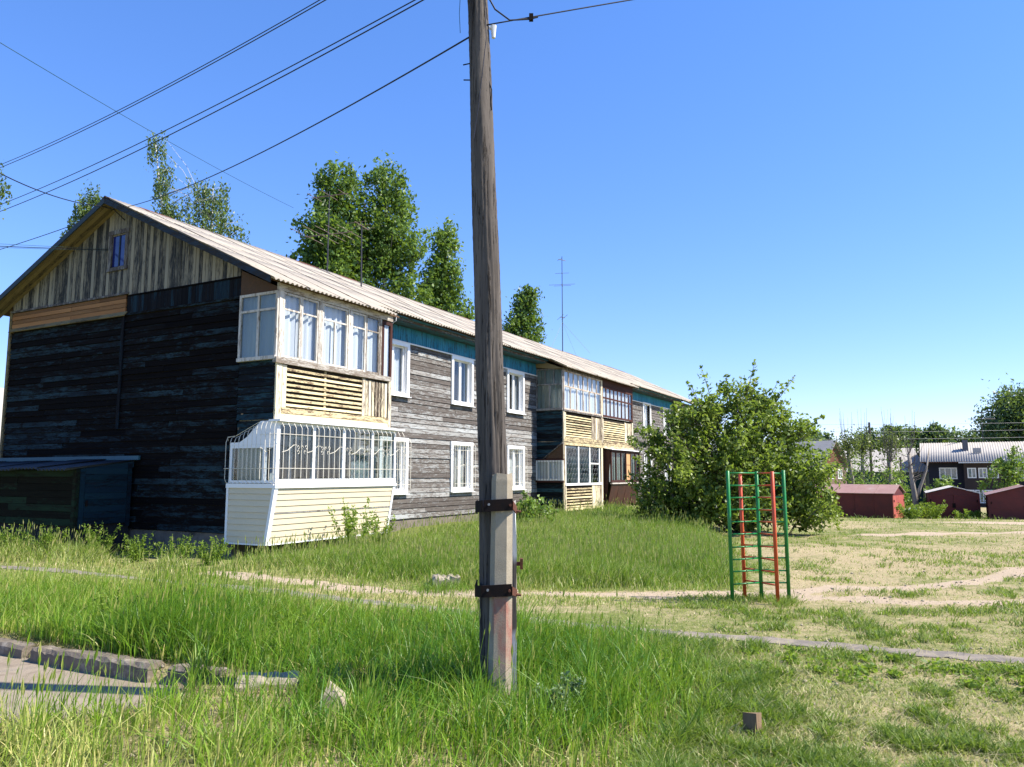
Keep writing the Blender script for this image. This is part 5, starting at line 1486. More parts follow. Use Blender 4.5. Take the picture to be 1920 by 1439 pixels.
# ------------------------------------------------------------------ foliage
def rand_dirs(n):
    v = rng.normal(size=(n, 3)); return v / np.linalg.norm(v, axis=1)[:, None]
def leaf_mesh(name, C, size, tint, mat, aspect=.55, droop=0.0):
    """C: centres (n,3); one folded rhombus per leaf"""
    n = len(C)
    a = rand_dirs(n)
    a[:, 2] -= droop
    a /= np.linalg.norm(a, axis=1)[:, None]
    q = rand_dirs(n)
    b = np.cross(a, q); b /= np.linalg.norm(b, axis=1)[:, None] + 1e-9
    nn = np.cross(a, b)
    s = (size * (0.65 + 0.7 * rng.random(n)))[:, None]
    f = nn * s * .14
    V = np.stack([C - a * s * .5, C + b * s * .5 * aspect + f, C + a * s * .55, C - b * s * .5 * aspect + f], 1).reshape(-1, 3)
    F = np.arange(n * 4).reshape(n, 4)
    return np_mesh(name, V, F4=F, mat=mat, attrs={'tint': np.repeat(np.clip(tint, 0, 1), 4)})
def clumps_in(ellipsoids, n, bias=.45):
    """n clump centres spread through a list of (cx,cy,cz,rx,ry,rz,weight)"""
    w = np.array([e[6] for e in ellipsoids], float); w /= w.sum()
    k = rng.choice(len(ellipsoids), n, p=w)
    E = np.array([e[:6] for e in ellipsoids])[k]
    d = rand_dirs(n); r = rng.random(n) ** bias
    return E[:, :3] + d * r[:, None] * E[:, 3:6]
def make_tree(name, label, cat, base, trunk_h, r0, ells, n_clump, leaves_per, clump_r, leaf, mat, bark, group=None, limbs=14, droop=0.0, hang=0.0, lean=(0, 0), tint_mu=.5, sprigs=0, trunks=None, sprig_len=1.0):
    t = empty(name, base); tag(t, label, cat, group)
    top = Vector((lean[0], lean[1], trunk_h))
    b = MB()
    tl = trunks or [((0, 0), (lean[0], lean[1]), trunk_h, r0)]
    for (p0, p1, hh, rr) in tl:
        pts = []
        for k in range(9):
            u = k / 8
            pts.append((p0[0] + (p1[0] - p0[0]) * u + .12 * math.sin(u * 5 + hh), p0[1] + (p1[1] - p0[1]) * u + .1 * math.cos(u * 4), -.3 + hh * u))
        b.tube(pts, [rr * (1 - .85 * k / 8) for k in range(9)], 9)
    C = clumps_in(ells, n_clump)
    idx = rng.choice(n_clump, min(limbs, n_clump), replace=False)
    for i in idx:
        c = Vector(C[i]); p0, p1, hh, rr = tl[i % len(tl)]
        u = min(.9, max(.12, (c.z - (abs(c.x) + abs(c.y)) * .45) / hh))
        s = Vector((p0[0] + (p1[0] - p0[0]) * u, p0[1] + (p1[1] - p0[1]) * u, -.3 + hh * u))
        m_ = s.lerp(c, .5) + Vector((0, 0, (c - s).length * .10))
        q = rr * (1 - .85 * u) * .55
        b.tube([s, m_, c], [q, q * .6, q * .15], 6)
    b.build('trunk', M[bark], t, True)
    cl = np.repeat(C, leaves_per, 0)
    nl = len(cl)
    rad = np.repeat(clump_r * (0.55 + .9 * rng.random(n_clump)), leaves_per)
    off = rng.normal(size=(nl, 3)) * .5
    P = cl + off * rad[:, None]
    if hang > 0:
        hs = rng.random(nl) ** .8 * hang
        col = rng.integers(0, 4, nl)
        P[:, 2] -= hs
        ang = col * 1.7 + np.repeat(rng.random(n_clump) * 6, leaves_per)
        P[:, 0] = cl[:, 0] + np.cos(ang) * rad * .5 + rng.normal(0, .06, nl)
        P[:, 1] = cl[:, 1] + np.sin(ang) * rad * .5 + rng.normal(0, .06, nl)
    if sprigs:
        S = clumps_in(ells, sprigs, .12)
        cen = np.array([e[:3] for e in ells]).mean(0)
        m_ = 26
        d = S - cen; d /= np.linalg.norm(d, axis=1)[:, None]; d[:, 2] = np.abs(d[:, 2]) * .8 + .35
        L = clump_r * (.5 + .9 * rng.random(sprigs)) * sprig_len
        u = rng.random((sprigs, m_))
        Q = S[:, None, :] + d[:, None, :] * (u * L[:, None])[:, :, None] + rng.normal(0, leaf * .9, (sprigs, m_, 3)) * (1.15 - u[:, :, None])
        P = np.concatenate([P, Q.reshape(-1, 3)])
        sb = MB()
        for i in range(sprigs): sb.tube([S[i] - d[i] * L[i] * .5, S[i] + d[i] * L[i] * .95], [leaf * .10, leaf * .04], 4, False)
        tag(sb.build('twigs', M[bark if bark != 'birch_bark' else 'twig'], t), kind='stuff')
    zt = np.repeat(rng.random(n_clump), leaves_per)
    zt = np.concatenate([zt, rng.random(len(P) - nl)])
    tint = tint_mu + (zt - .5) * .75 + rng.normal(0, .20, len(P))
    gz = -base[2] + .1
    keep = P[:, 2] > .05
    link('crown', leaf_mesh('crown', P[keep], leaf, tint[keep], M[mat], droop=droop), t)
    return t
# birches behind the house
gz = tz(-10, 45)
make_tree('birch_tree', 'tall birch with a rounded left crown behind the roof antennas', 'tree', (-10.5, 44, gz), 18.5, .26,
          [(.1, 0, 19.3, 1.2, 1.2, 1.5, 1.0), (-.2, 0, 16.3, 1.9, 1.8, 2.2, 1.8), (-.5, 0, 13.2, 2.35, 2.2, 2.6, 2.2), (-.4, 0, 9.8, 2.5, 2.2, 2.8, 1.8), (.5, 0, 7.0, 2.0, 2.0, 2.4, .6)], 470, 46, .55, .25, 'leaf_birch', 'birch_bark', 'birches behind the house', 30, .6, 0, tint_mu=.46, sprigs=70)
make_tree('birch_tree', 'tallest broad birch standing between the two other crowns behind the ridge', 'tree', (-7.7, 46, gz), 19.5, .28,
          [(-.1, 0, 19.9, 1.5, 1.4, 1.6, 1.2), (.4, 0, 16.8, 2.1, 2.0, 2.3, 2.0), (.5, 0, 13.4, 2.5, 2.2, 2.6, 2.2), (.3, 0, 10.0, 2.6, 2.2, 2.9, 1.9), (-1.5, -.6, 16.0, 1.6, 1.5, 3.3, 2.0), (-1.6, -.6, 10.5, 1.5, 1.4, 2.8, 1.1), (1.9, -.4, 9.0, 1.5, 1.4, 3.2, 1.2), (0, 0, 7.0, 2.2, 2.0, 2.6, .6)], 640, 46, .55, .25, 'leaf_birch', 'birch_bark', 'birches behind the house', 34, .6, 0, tint_mu=.52, sprigs=80)
make_tree('birch_tree', 'slender birch with a narrow pointed crown beside the utility pole', 'tree', (-4.3, 49, gz), 17, .2,
          [(-.2, 0, 17.6, .8, .8, 1.5, .6), (-.3, 0, 14.8, 1.35, 1.2, 2.0, 1.3), (.2, 0, 12.2, 1.7, 1.5, 2.2, 1.5), (.5, 0, 9.6, 1.9, 1.6, 2.4, 1.5), (.3, 0, 7.0, 1.5, 1.4, 2.2, .6)], 360, 42, .5, .24, 'leaf_birch', 'birch_bark', 'birches behind the house', 20, .6, 0, tint_mu=.50, sprigs=50)
make_tree('birch_tree', 'lone birch crown just right of the utility pole above the ridge', 'tree', (1.1, 62, gz - .8), 16, .2,
          [(.1, 0, 17.0, 1.0, 1.0, 2.0, .8), (-.3, 0, 14.0, 1.7, 1.5, 2.6, 1.4), (0, 0, 11.0, 2.0, 1.7, 2.8, 1.2)], 240, 42, .55, .26, 'leaf_birch', 'birch_bark', 'birches behind the house', 18, .6, 0, tint_mu=.50, sprigs=50)
make_tree('birch_tree', 'small birch top poking over the ridge beside the tall mast', 'tree', (4.1, 66, gz - 1), 11, .15, [(0, 0, 12.2, .8, .8, 1.3, 1), (0, 0, 9.5, 1.4, 1.2, 2.2, 1)], 60, 36, .5, .24, 'leaf_birch', 'birch_bark', 'birches behind the house', 8, .6, 0, sprigs=16)
# weeping birch over the gable
make_tree('birch_tree', 'weeping birch with white limbs and hanging leafy strands behind the gable roof', 'tree', (-16.2, 37.5, .2), 16.2, .20,
          [(-1.9, 0, 18.7, .30, .3, .5, .16), (-1.5, 0, 16.9, .4, .5, .7, .35), (-1.1, 0, 15.0, .8, .8, .9, 1.0), (.9, 0, 16.1, 1.3, .8, .6, .9), (1.0, 0, 14.8, 1.5, 1, 1.0, 1.3), (2.6, 0, 14.0, .4, .4, .4, .2), (-.2, 0, 13.6, 1.3, .8, .8, .7)], 120, 64, .5, .15, 'leaf_weep', 'birch_bark', 'birches behind the house', 34, 1.2, 1.2, tint_mu=.5,
          trunks=[((.9, 0), (-1.85, 0), 18.7, .16), ((1.0, .1), (1.0, 0), 16.4, .14)])
make_tree('birch_tree', 'little birch top peeping over the left roof slope by the gable peak', 'tree', (-22.7, 40, 0.2), 15.5, .14, [(0, 0, 15.9, .7, .6, 1.0, 1), (-.5, 0, 14.3, .9, .8, 1.2, 1)], 46, 80, .5, .16, 'leaf_weep', 'birch_bark', 'birches behind the house', 10, .9, .5)
make_tree('birch_tree', 'weeping birch at the picture edge beyond the gable, only hanging tips showing', 'tree', (-21.6, 30, .1), 14.5, .16, [(.2, 0, 14.0, .8, .8, .7, 1), (-.6, 0, 12.8, .9, .9, 1.0, 1), (.2, 0, 8.2, .9, .8, .9, .8), (0, 0, 6.5, .8, .8, .8, .8), (-.3, 0, 10, .6, .6, 1, .4)], 90, 90, .5, .14, 'leaf_weep', 'birch_bark', 'birches behind the house', 16, 1.0, .9)

# the big bush in front of the facade
make_tree('bush', 'large spreading green shrub growing beside the climbing frame', 'bush', (7.55, 26.2, tz(7.55, 26.2)), 3.6, .09,
          [(-.2, 0, 2.9, 1.9, 1.8, 1.6, 2.2), (-1.8, -.1, 1.9, 1.35, 1.5, 1.4, 1.5), (1.6, .1, 2.2, 1.5, 1.5, 1.5, 1.5), (2.2, -.2, 1.1, 1.1, 1.3, 1.0, 1.0), (-2.0, -.2, .95, 1.25, 1.3, .95, 1.1), (.2, -.5, 1.0, 2.3, 1.5, 1.0, 1.5), (.2, 0, 4.5, .75, .7, .8, .42), (-.9, 0, 4.05, .55, .6, .75, .26), (1.05, 0, 4.15, .7, .7, .6, .32), (-1.9, 0, 3.7, .4, .5, .6, .16), (1.95, 0, 3.5, .5, .5, .55, .2), (-2.6, 0, 3.0, .5, .5, .4, .16)],
          560, 54, .28, .15, 'leaf_bush', 'bark', None, 90, .2, 0, tint_mu=.58, sprigs=260, sprig_len=2.4,
          trunks=[((0, 0), (-1.2, 0), 3.8, .08), ((.1, .1), (1.3, .1), 3.9, .08), ((0, -.1), (.1, -.2), 4.6, .09), ((-.1, 0), (-2.0, -.2), 2.6, .06), ((.1, 0), (2.2, 0), 2.8, .06)])
make_tree('shrub', 'small bright yellow-green shrub by the wall between pole and second loggia', 'bush', (0.62, 22.5, tz(.62, 22.5)), .5, .03, [(0, 0, .42, .62, .5, .40, 1), (-.2, 0, .62, .3, .3, .25, .4)], 60, 26, .16, .11, 'leaf_young', 'bark', None, 10, 0, 0, tint_mu=.65, sprigs=20)

# right background trees
for (x, y, h, r, lab, nc, mt) in (
        (87.0, 131, 19.0, 7.6, 'great dark round-crowned tree standing over the far dark house', 420, 'leaf_far'),
        (66.4, 120, 12.0, 2.6, 'dark green poplar rising left of the far chimney', 170, 'leaf_far')):
    z = -2.7
    make_tree('broadleaf_tree', lab, 'tree', (x, y, z), h * .8, .4, [(0, 0, h * .72, r * .8, r * .8, h * .26, 2), (-r * .4, 0, h * .58, r * .6, r * .6, h * .2, 1), (r * .5, 0, h * .55, r * .6, r * .6, h * .22, 1), (0, 0, h * .86, r * .45, r * .45, h * .13, .7)], nc, 30, 1.0 * r / 5 + .45, .55, mt, 'bark', 'trees behind the far houses', 16, .2, 0, tint_mu=.36, sprigs=40)
for i, (x, y, h, r, lab) in enumerate((
        (54.0, 135, 11.0, 3.2, 'hazy green tree above the brown gable roof'), (65.0, 140, 11.5, 3.4, 'pale green tree behind the pollarded poplars'),
        (70.5, 142, 12.5, 3.0, 'pointed green tree behind the street lamp'), (76.0, 146, 12.3, 3.4, 'broad green tree behind the grey-blue house'),
        (88.5, 150, 12.0, 3.6, 'small pale tree above the dark house roof'), (96.5, 152, 13.5, 4.2, 'feathery pale tree above the dark house roof, taller of two'),
        (47.5, 122, 10.5, 3.4, 'rounded tree half behind the green bush'))):
    make_tree('broadleaf_tree', lab, 'tree', (x, y, -2.7), h * .85, .25, [(0, 0, h * .62, r * 1.3, r * .9, h * .34, 2), (0, 0, h * .92, r * .7, r * .6, h * .16, .8)], 190, 28, .75, .5, 'leaf_far', 'bark', 'trees behind the far houses', 8, 0, 0, tint_mu=.55, sprigs=20)

# pollarded poplars
def pollard(label, loc, h, lean, tuft=True, leafy=True, twigs=12, fork=None):
    t = empty('pollarded_poplar', loc); tag(t, label, 'tree', 'pollarded poplars by the garages')
    b = MB()
    b.tube([(0, 0, -.3), (lean * .3 + .05, 0, h * .3), (lean * .5 - .04, 0, h * .6), (lean, 0, h)], [.26, .20, .16, .12], 9)
    b.tube([(lean, 0, h), (lean + .02, 0, h + .12)], [.12, .06], 9)
    if fork: b.tube([(0, .1, h * .2), (fork * .3, .1, h * .45), (fork * .75, .1, h * .75), (fork, .1, h * 1.1)], [.17, .12, .08, .03], 8)
    b.build('trunk', M['poplar_bark'], t, True)
    tw = MB()
    for k in range(twigs):
        a = rng.random() * 6.28; L = 1.6 + rng.random() * 2.2
        tw.tube([(lean, 0, h - .1), (lean + math.cos(a) * .4, math.sin(a) * .4, h + L * .4), (lean + math.cos(a) * .55, math.sin(a) * .5, h + L)], [.022, .014, .006], 4, False)
    for k in range(14 if leafy else 34):
        a = rng.random() * 6.28; zz = h * (.45 + .5 * rng.random()); L = .7 + rng.random()
        tw.tube([(lean * zz / h, 0, zz), (lean * zz / h + math.cos(a) * L * .6, math.sin(a) * .5, zz + L * .25), (lean * zz / h + math.cos(a) * L, math.sin(a) * .8, zz + L * .9)], [.028, .016, .007], 4, False)
    tag(tw.build('twigs', M['twig'], t), kind='stuff')
    if tuft:
        P = np.array([lean, 0, h + .5]) + rng.normal(size=(900, 3)) * [.5, .5, .55]
        link('tuft', leaf_mesh('tuft', P, .20, .4 + rng.normal(0, .25, 900), M['leaf_olive']), t)
    if leafy:
        n = 650
        zz = rng.random(n) * h * .75 + h * .12
        P = np.stack([lean * zz / h + rng.normal(0, .55, n), rng.normal(0, .55, n), zz], 1)
        P += np.repeat(rng.normal(0, .45, (n // 26, 3)), 26, 0)
        link('crown', leaf_mesh('crown', P, .22, .5 + rng.normal(0, .25, n), M['leaf_young']), t)
for (x, y, h, lean, kw, lab) in (
        (28.4, 64, 5.2, -.5, {}, 'leftmost leaning pollarded poplar with a bushy head beside the brown gable'),
        (29.9, 66, 5.4, .1, {}, 'pollarded poplar with a dark nest-like head'),
        (31.2, 64, 4.4, .2, {'tuft': False, 'twigs': 18}, 'pollarded poplar with bare upright whips on its cut top'),
        (32.3, 66, 5.6, .1, {}, 'pollarded poplar with tan dry head next to the thick dark post'),
        (29.9, 57.5, 4.6, -.3, {'leafy': False, 'twigs': 8, 'fork': 1.3, 'tuft': False}, 'bare forked poplar with a flayed pale trunk behind the red garages')):
    pollard(lab, (x, y, tz(x, y) - .05), h, lean, **kw)
# shrubs around garages
for (x, y, r, h, lab, mt) in (
        (28.8, 59, 1.4, 1.3, 'leafy suckers at the foot of the poplars behind the first garage', 'leaf_young'), (26.9, 60, 1.5, 1.4, 'thick green suckers behind the first garage roof', 'leaf_young'),
        (31.4, 57.0, 1.1, 1.4, 'bright leafy shrub behind the middle garage', 'leaf_young'), (31.6, 55.6, .7, 1.0, 'young green shoot over the middle garage roof', 'leaf_young'),
        (35.2, 55, 1.7, 2.6, 'pale green young tree growing behind the maroon garage', 'leaf_young')):
    make_tree('shrub', lab, 'bush', (x, y, tz(x, y)), h * 1.2, .05, [(0, 0, h * .8, r, r * .7, h * .8, 1), (r * .3, 0, h * 1.35, r * .5, r * .4, h * .45, .5)], 70, 24, .38, .22, mt, 'bark', 'shrubs behind the garages', 10, 0, 0, tint_mu=.5, sprigs=24)

# ------------------------------------------------------------------ grass
def blades(P, h, w, lean, tint, seg=3, wind=(.18, .05), out=None):
    """arrays -> V, F4, F3, tint per vertex"""
    n = len(P)
    z = terrain(P[:, 0], P[:, 1]) - .01
    base = np.column_stack([P, z])
    a = rng.random(n) * 2 * np.pi
    ld = np.column_stack([np.cos(a) + wind[0] * 2, np.sin(a) + wind[1] * 2, np.zeros(n)])
    if out is not None: ld[:, :2] = ld[:, :2] * .45 + out * 1.0
    b = rng.random(n) * 2 * np.pi
    wd = np.column_stack([np.cos(b), np.sin(b), np.zeros(n)])
    ts = np.linspace(0, 1, seg + 1)
    lv = []
    for t in ts:
        c = base + ld * (lean * h * t ** 1.8)[:, None]
        c[:, 2] += h * t * (1 - .35 * np.clip(lean, 0, 1.2) * t)
        lv.append((c, w * (1 - t ** 1.6) * (.75 + .5 * min(t * 3, 1) * (1 - t))))
    nv = 2 * seg + 1
    V = np.empty((n, nv, 3))
    for k in range(seg):
        c, ww = lv[k]
        V[:, 2 * k] = c - wd * ww[:, None] * .5
        V[:, 2 * k + 1] = c + wd * ww[:, None] * .5
    V[:, -1] = lv[-1][0]
    o = (np.arange(n) * nv)[:, None]
    F4 = np.concatenate([o + np.array([2 * k, 2 * k + 1, 2 * k + 3, 2 * k + 2]) for k in range(seg - 1)]) if seg > 1 else None
    F3 = o + np.array([2 * seg - 2, 2 * seg - 1, 2 * seg])
    return V.reshape(-1, 3), F4, F3, np.repeat(tint, nv)
def heads(P, h, lean_x, size, tint):
    """seed heads on thin stalks: stalk blade + two crossed slim rhombi"""
    n = len(P)
    z = terrain(P[:, 0], P[:, 1])
    a = rng.random(n) * 6.28
    d = np.column_stack([np.cos(a) * .12 + lean_x, np.sin(a) * .12, np.ones(n)])
    d /= np.linalg.norm(d, axis=1)[:, None]
    base = np.column_stack([P, z]); top = base + d * h[:, None]
    wv = np.column_stack([np.cos(a + 1), np.sin(a + 1), np.zeros(n)])
    wv2 = np.column_stack([-np.sin(a + 1), np.cos(a + 1), np.zeros(n)])
    sw = .0022
    V = [base - wv * sw, base + wv * sw, top + wv * sw * .6, top - wv * sw * .6]
    L = (size * (.7 + .6 * rng.random(n)))[:, None]
    m_ = top - d * L * .25
    for q in (wv, wv2):
        V += [m_ - d * L * .5, m_ + q * L * .09, m_ + d * L * .6, m_ - q * L * .09]
    V = np.stack(V, 1)
    F4 = (np.arange(n) * 12)[:, None] + np.array([[0, 1, 2, 3]])
    F = np.concatenate([F4, F4 + 4, F4 + 8])
    tt = np.concatenate([np.full((n, 4), .45), np.repeat(tint[:, None], 8, 1)], 1)
    return V.reshape(-1, 3), F, tt.ravel()
def join(parts):
    Vs, F4s, F3s, Ts = [], [], [], []; o = 0
    for V, F4, F3, T in parts:
        Vs.append(V); Ts.append(T)
        if F4 is not None: F4s.append(F4 + o)
        if F3 is not None: F3s.append(F3 + o)
        o += len(V)
    return np.concatenate(Vs), (np.concatenate(F4s) if F4s else None), (np.concatenate(F3s) if F3s else None), np.concatenate(Ts)
def stuff(name, parts, mat, label):
    V, F4, F3, T = join(parts)
    o = link(name, np_mesh(name, V, F4=F4, F3=F3, mat=mat, attrs={'tint': np.clip(T, 0, 1)}))
    return tag(o, label, 'grass', kind='stuff')
def sample(n, x0, x1, y0, y1, persp=False):
    if persp:      # constant density per unit of distance squared (denser near by)
        u = rng.random(n); y = 1 / (1 / y0 + u * (1 / y1 - 1 / y0))
        x = (x0 + (x1 - x0) * rng.random(n)) * y
        return np.column_stack([x, y])
    return np.column_stack([x0 + (x1 - x0) * rng.random(n), y0 + (y1 - y0) * rng.random(n)])
TALL = [(-9, 3.2), (0.3, 3.2), (0.70, 4.6), (0.81, 5.14), (1.25, 5.73), (1.68, 6.81), (1.66, 7.7), (1.25, 8.5), (0.8, 8.9), (-0.3, 9.5), (-1.6, 10.3), (-3.0, 11.1), (-4.6, 11.9), (-9.5, 13.6), (-12, 12)]
PAVE_IN = [(x, y) for x, y in PAVED]
def clear(P, road=.20):
    return ~(in_poly(P, PAVE_IN) | (poly_dist(P, ASPH) < road + .10 * (vnoise(P[:, 0], P[:, 1], .3) - .5))) & (house_dist(P[:, 0], P[:, 1]) > .25) & (np.hypot(P[:, 0] + .12, P[:, 1] - 6.72) > .20)
# 1 tall foreground grass
ctr = sample(6200, -8.5, 1.9, 3.3, 12.5)
csz = .6 + .9 * rng.random(len(ctr))
ci = rng.integers(0, len(ctr), 150000)
coff = rng.normal(0, .055, (len(ci), 2)) * csz[ci][:, None]
loose = sample(70000, -8.5, 1.9, 3.3, 12.5)
P = np.concatenate([ctr[ci] + coff, loose])
OUT = np.concatenate([coff / .09, np.zeros((len(loose), 2))])
CT = np.concatenate([rng.normal(0, .10, len(ctr))[ci], np.zeros(len(loose))])
CH = np.concatenate([(.75 + .5 * rng.random(len(ctr)))[ci], np.full(len(loose), .8)])
nz_ = vnoise(P[:, 0], P[:, 1], .55); n2_ = vnoise(P[:, 0] + 9, P[:, 1], 1.7); n3_ = vnoise(P[:, 0], P[:, 1] + 5, .22)
jx = P + (np.column_stack([nz_, n2_]) - .5) * .7
pk = np.clip(.30 + .75 * n3_ + .7 * (nz_ - .5), .12, 1)
frontleft = (1 - sstep(-2.6, -1.2, P[:, 0])) * (1 - sstep(6.6, 7.6, P[:, 1]))
bottom = 1 - sstep(4.6, 6.2, P[:, 1])
backleft = sstep(9.6, 11.5, P[:, 1] + .45 * P[:, 0] + 1.5) * (P[:, 0] < -1.0)
pk *= 1 - .55 * frontleft - .45 * bottom * (1 - frontleft)
soft = np.mean([in_poly(jx + rng.normal(0, .28, P.shape), TALL) for _ in range(5)], 0)
KERB = [(-6.6, 9.4), (-5.2, 8.62), (-4.6, 8.24), (-3.4, 7.66), (-2.6, 7.40)]
SLAB = [(-2.5, 6.95), (-1.8, 7.10)]
kd = np.minimum(poly_dist(P, KERB), poly_dist(P, SLAB) - .05)
front_slab = (P[:, 0] > -2.6) & (P[:, 0] < -1.75) & (P[:, 1] > 6.35) & (P[:, 1] < 7.0) & (rng.random(len(P)) < .6)
stone_c = (np.hypot(P[:, 0] + 1.38, P[:, 1] - 6.2) < .18) & (rng.random(len(P)) < .75)
ok = clear(P, .22) & (rng.random(len(P)) < pk * soft) & (kd > .15) & ~front_slab & ~stone_c
vis = np.abs(P[:, 0]) < P[:, 1] * .70 + .6
ok &= vis
OUT, CT, CH = OUT[ok], CT[ok], CH[ok]
P = P[ok]; nz_, n2_, n3_, bottom, frontleft, backleft, soft = [q[ok] for q in (nz_, n2_, n3_, bottom, frontleft, backleft, soft)]
tuft = np.exp(-(((P[:, 0] + 3.7) / .9) ** 2 + ((P[:, 1] - 8.9) / 1.0) ** 2))
core = np.exp(-(((P[:, 0] - .2) / 1.4) ** 2 + ((P[:, 1] - 7.6) / 1.8) ** 2))
h = (.22 + .20 * nz_ + .10 * n2_ + .24 * tuft + .10 * core - .07 * bottom - .06 * backleft) * (.55 + .75 * rng.random(len(P)))
h = np.clip(h * CH * (.35 + .65 * soft), .06, .8)

nearpave = np.exp(-np.clip(poly_dist(P, [(-5, 5.9), (-4.0, 6.0), (-3.4, 6.1), (-2.75, 6.35), (-2.45, 6.75)]), 0, 3) / .35)
h = h * (1 - .55 * nearpave)
tint = CT + .05 + .42 * n2_ + .22 * nz_ + .25 * (1 - soft) + rng.normal(0, .15, len(P)) + .22 * bottom + .16 * frontleft + .20 * backleft - .16 * core - .14 * tuft
dead = rng.random(len(P)) < .14 + .20 * bottom + .22 * backleft + .22 * sstep(.5, .85, n2_)
tint = np.where(dead, .8 + .2 * rng.random(len(P)), tint)
h = np.where(dead, h * .7, h)
parts = [blades(P, h, .0075 + .008 * rng.random(len(P)), .25 + .9 * rng.random(len(P)) ** 1.3, tint, 3, out=OUT)]
k = rng.random(len(P)) < .020 + .03 * backleft + .02 * frontleft + .04 * tuft
hv, hf, ht = heads(P[k], h[k] * 1.25 + .10, .10, .09, np.full(k.sum(), .72) + rng.normal(0, .12, k.sum()))
parts.append((hv, hf, None, ht))
# thatch under the tall blades
Q = sample(70000, -8, 1.9, 3.3, 12.5); Q = Q[in_poly(Q, TALL) & clear(Q, .18) & (np.abs(Q[:, 0]) < Q[:, 1] * .7 + .6)]
stuff('thatch', [blades(Q, .05 + .09 * rng.random(len(Q)), .006 + .005 * rng.random(len(Q)), .8 + .8 * rng.random(len(Q)), rng.random(len(Q)), 2)], M['thatch'], 'dead matted thatch under the tall foreground grass')
T_ = np.column_stack([rng.normal(-3.65, .62, 7500), 8.15 + np.abs(rng.normal(0, .75, 7500))])
T_[:, 1] -= .48 * (T_[:, 0] + 3.65)
T_ = T_[poly_dist(T_, KERB) > .13]
hh_ = (.32 + .38 * rng.random(len(T_))) * np.exp(-((T_[:, 0] + 3.65) / 1.3) ** 2)
parts.append(blades(T_, hh_, .0075 + .008 * rng.random(len(T_)), .2 + .7 * rng.random(len(T_)), .02 + .22 * rng.random(len(T_)), 3))
k = rng.random(len(T_)) < .05
hv, hf, ht = heads(T_[k], hh_[k] + .15, .10, .09, .65 + rng.normal(0, .12, k.sum())); parts.append((hv, hf, None, ht))
stuff('tall_grass', parts, M['grass'], 'tall green grass around the utility pole and kerb stones')
# tall stems standing along the near edge of the pavement
P = np.concatenate([np.column_stack([rng.normal(cx, .12, 22), rng.normal(cy, .12, 22)]) for cx, cy in ((-3.7, 5.95), (-3.3, 5.9), (-3.05, 6.1), (-2.75, 6.2), (-2.5, 6.45), (-3.95, 5.8), (-3.5, 6.15), (-2.35, 6.8), (-2.3, 7.05))])
h = .30 + .32 * rng.random(len(P))
parts = [blades(P, h, .007 + .004 * rng.random(len(P)), .15 + .35 * rng.random(len(P)), .25 + .25 * rng.random(len(P)), 3)]
k = rng.random(len(P)) < .16
hv, hf, ht = heads(P[k], h[k] + .18, .14, .11, .5 + .25 * rng.random(k.sum())); parts.append((hv, hf, None, ht))
stuff('stem_grass', parts, M['grass'], 'upright grass stems with seed heads at the pavement edge')

# 2 meadow between the track and the house
P = sample(430000, -.72, .30, 11.0, 34.0, True)
dirt = dirtness(P)
nz_ = vnoise(P[:, 0], P[:, 1], .8); n2_ = vnoise(P[:, 0] + 9, P[:, 1], 2.6); n3_ = vnoise(P[:, 0], P[:, 1] + 5, .3)
edge = P[:, 0] - np.interp(P[:, 1], [11, 12.5, 15, 20, 26, 34], [3.3, 3.7, 4.3, 5.4, 6.4, 9.0]) + .6 * (nz_ - .5)
ntrack = np.interp(P[:, 0], [-12, -5, -2.5, 0, 4], [16.1, 14.6, 13.0, 12.5, 12.6])
full = sstep(-.1, 1.1, P[:, 1] - ntrack + .8 * (nz_ - .5)) * (1 - sstep(-.5, .5, edge))
low = .30
dens = np.maximum(full, low) * np.clip(.4 + .9 * n3_, 0, 1) * (1 - .93 * sstep(.25, .75, dirt))
dens *= np.where(edge > .5, 0, 1) * np.where(in_poly(P, TALL), .0, 1)
x_h, y_h = to_house(P[:, 0], P[:, 1])
ok = clear(P) & (rng.random(len(P)) < dens) & (y_h < 0.2)
ok |= clear(P) & (rng.random(len(P)) < dens) & (x_h < -.2) & (y_h < 10) & (y_h > -.5)
P, nz_, n2_, full, y_h, x_h = [q[ok] for q in (P, nz_, n2_, full, y_h, x_h)]
wallside = np.exp(-np.clip(-y_h - .2, 0, 9) / 1.3) * (x_h > 4) * (x_h < 16)
skirt = np.exp(-np.clip(np.hypot(np.clip(np.abs(x_h - 1.2) - 1.4, 0, 9), np.clip(-y_h - 1.6, 0, 9)), 0, 9) / 1.0)
h = (1 - .6 * skirt) * (.07 + full * (.20 + .16 * nz_ + .12 * n2_)) * (.55 + .7 * rng.random(len(P)))
tint = .12 + .42 * n2_ + .12 * nz_ + rng.normal(0, .16, len(P)) + .25 * (1 - full) + .10 * wallside
dead = rng.random(len(P)) < .10 + .25 * (1 - full) + .45 * wallside
tint = np.where(dead, .78 + .25 * rng.random(len(P)), tint)
parts = [blades(P, h, (.0065 + .006 * rng.random(len(P))) * (1 + P[:, 1] / 34), .2 + .6 * rng.random(len(P)), tint, 2)]
k = rng.random(len(P)) < .05 * full + .06 * wallside
hv, hf, ht = heads(P[k], h[k] * 1.2 + .08, .06, .11, .75 + rng.normal(0, .12, k.sum())); parts.append((hv, hf, None, ht))
stuff('meadow_grass', parts, M['meadow'], 'knee-high meadow grass between the dirt track and the house')

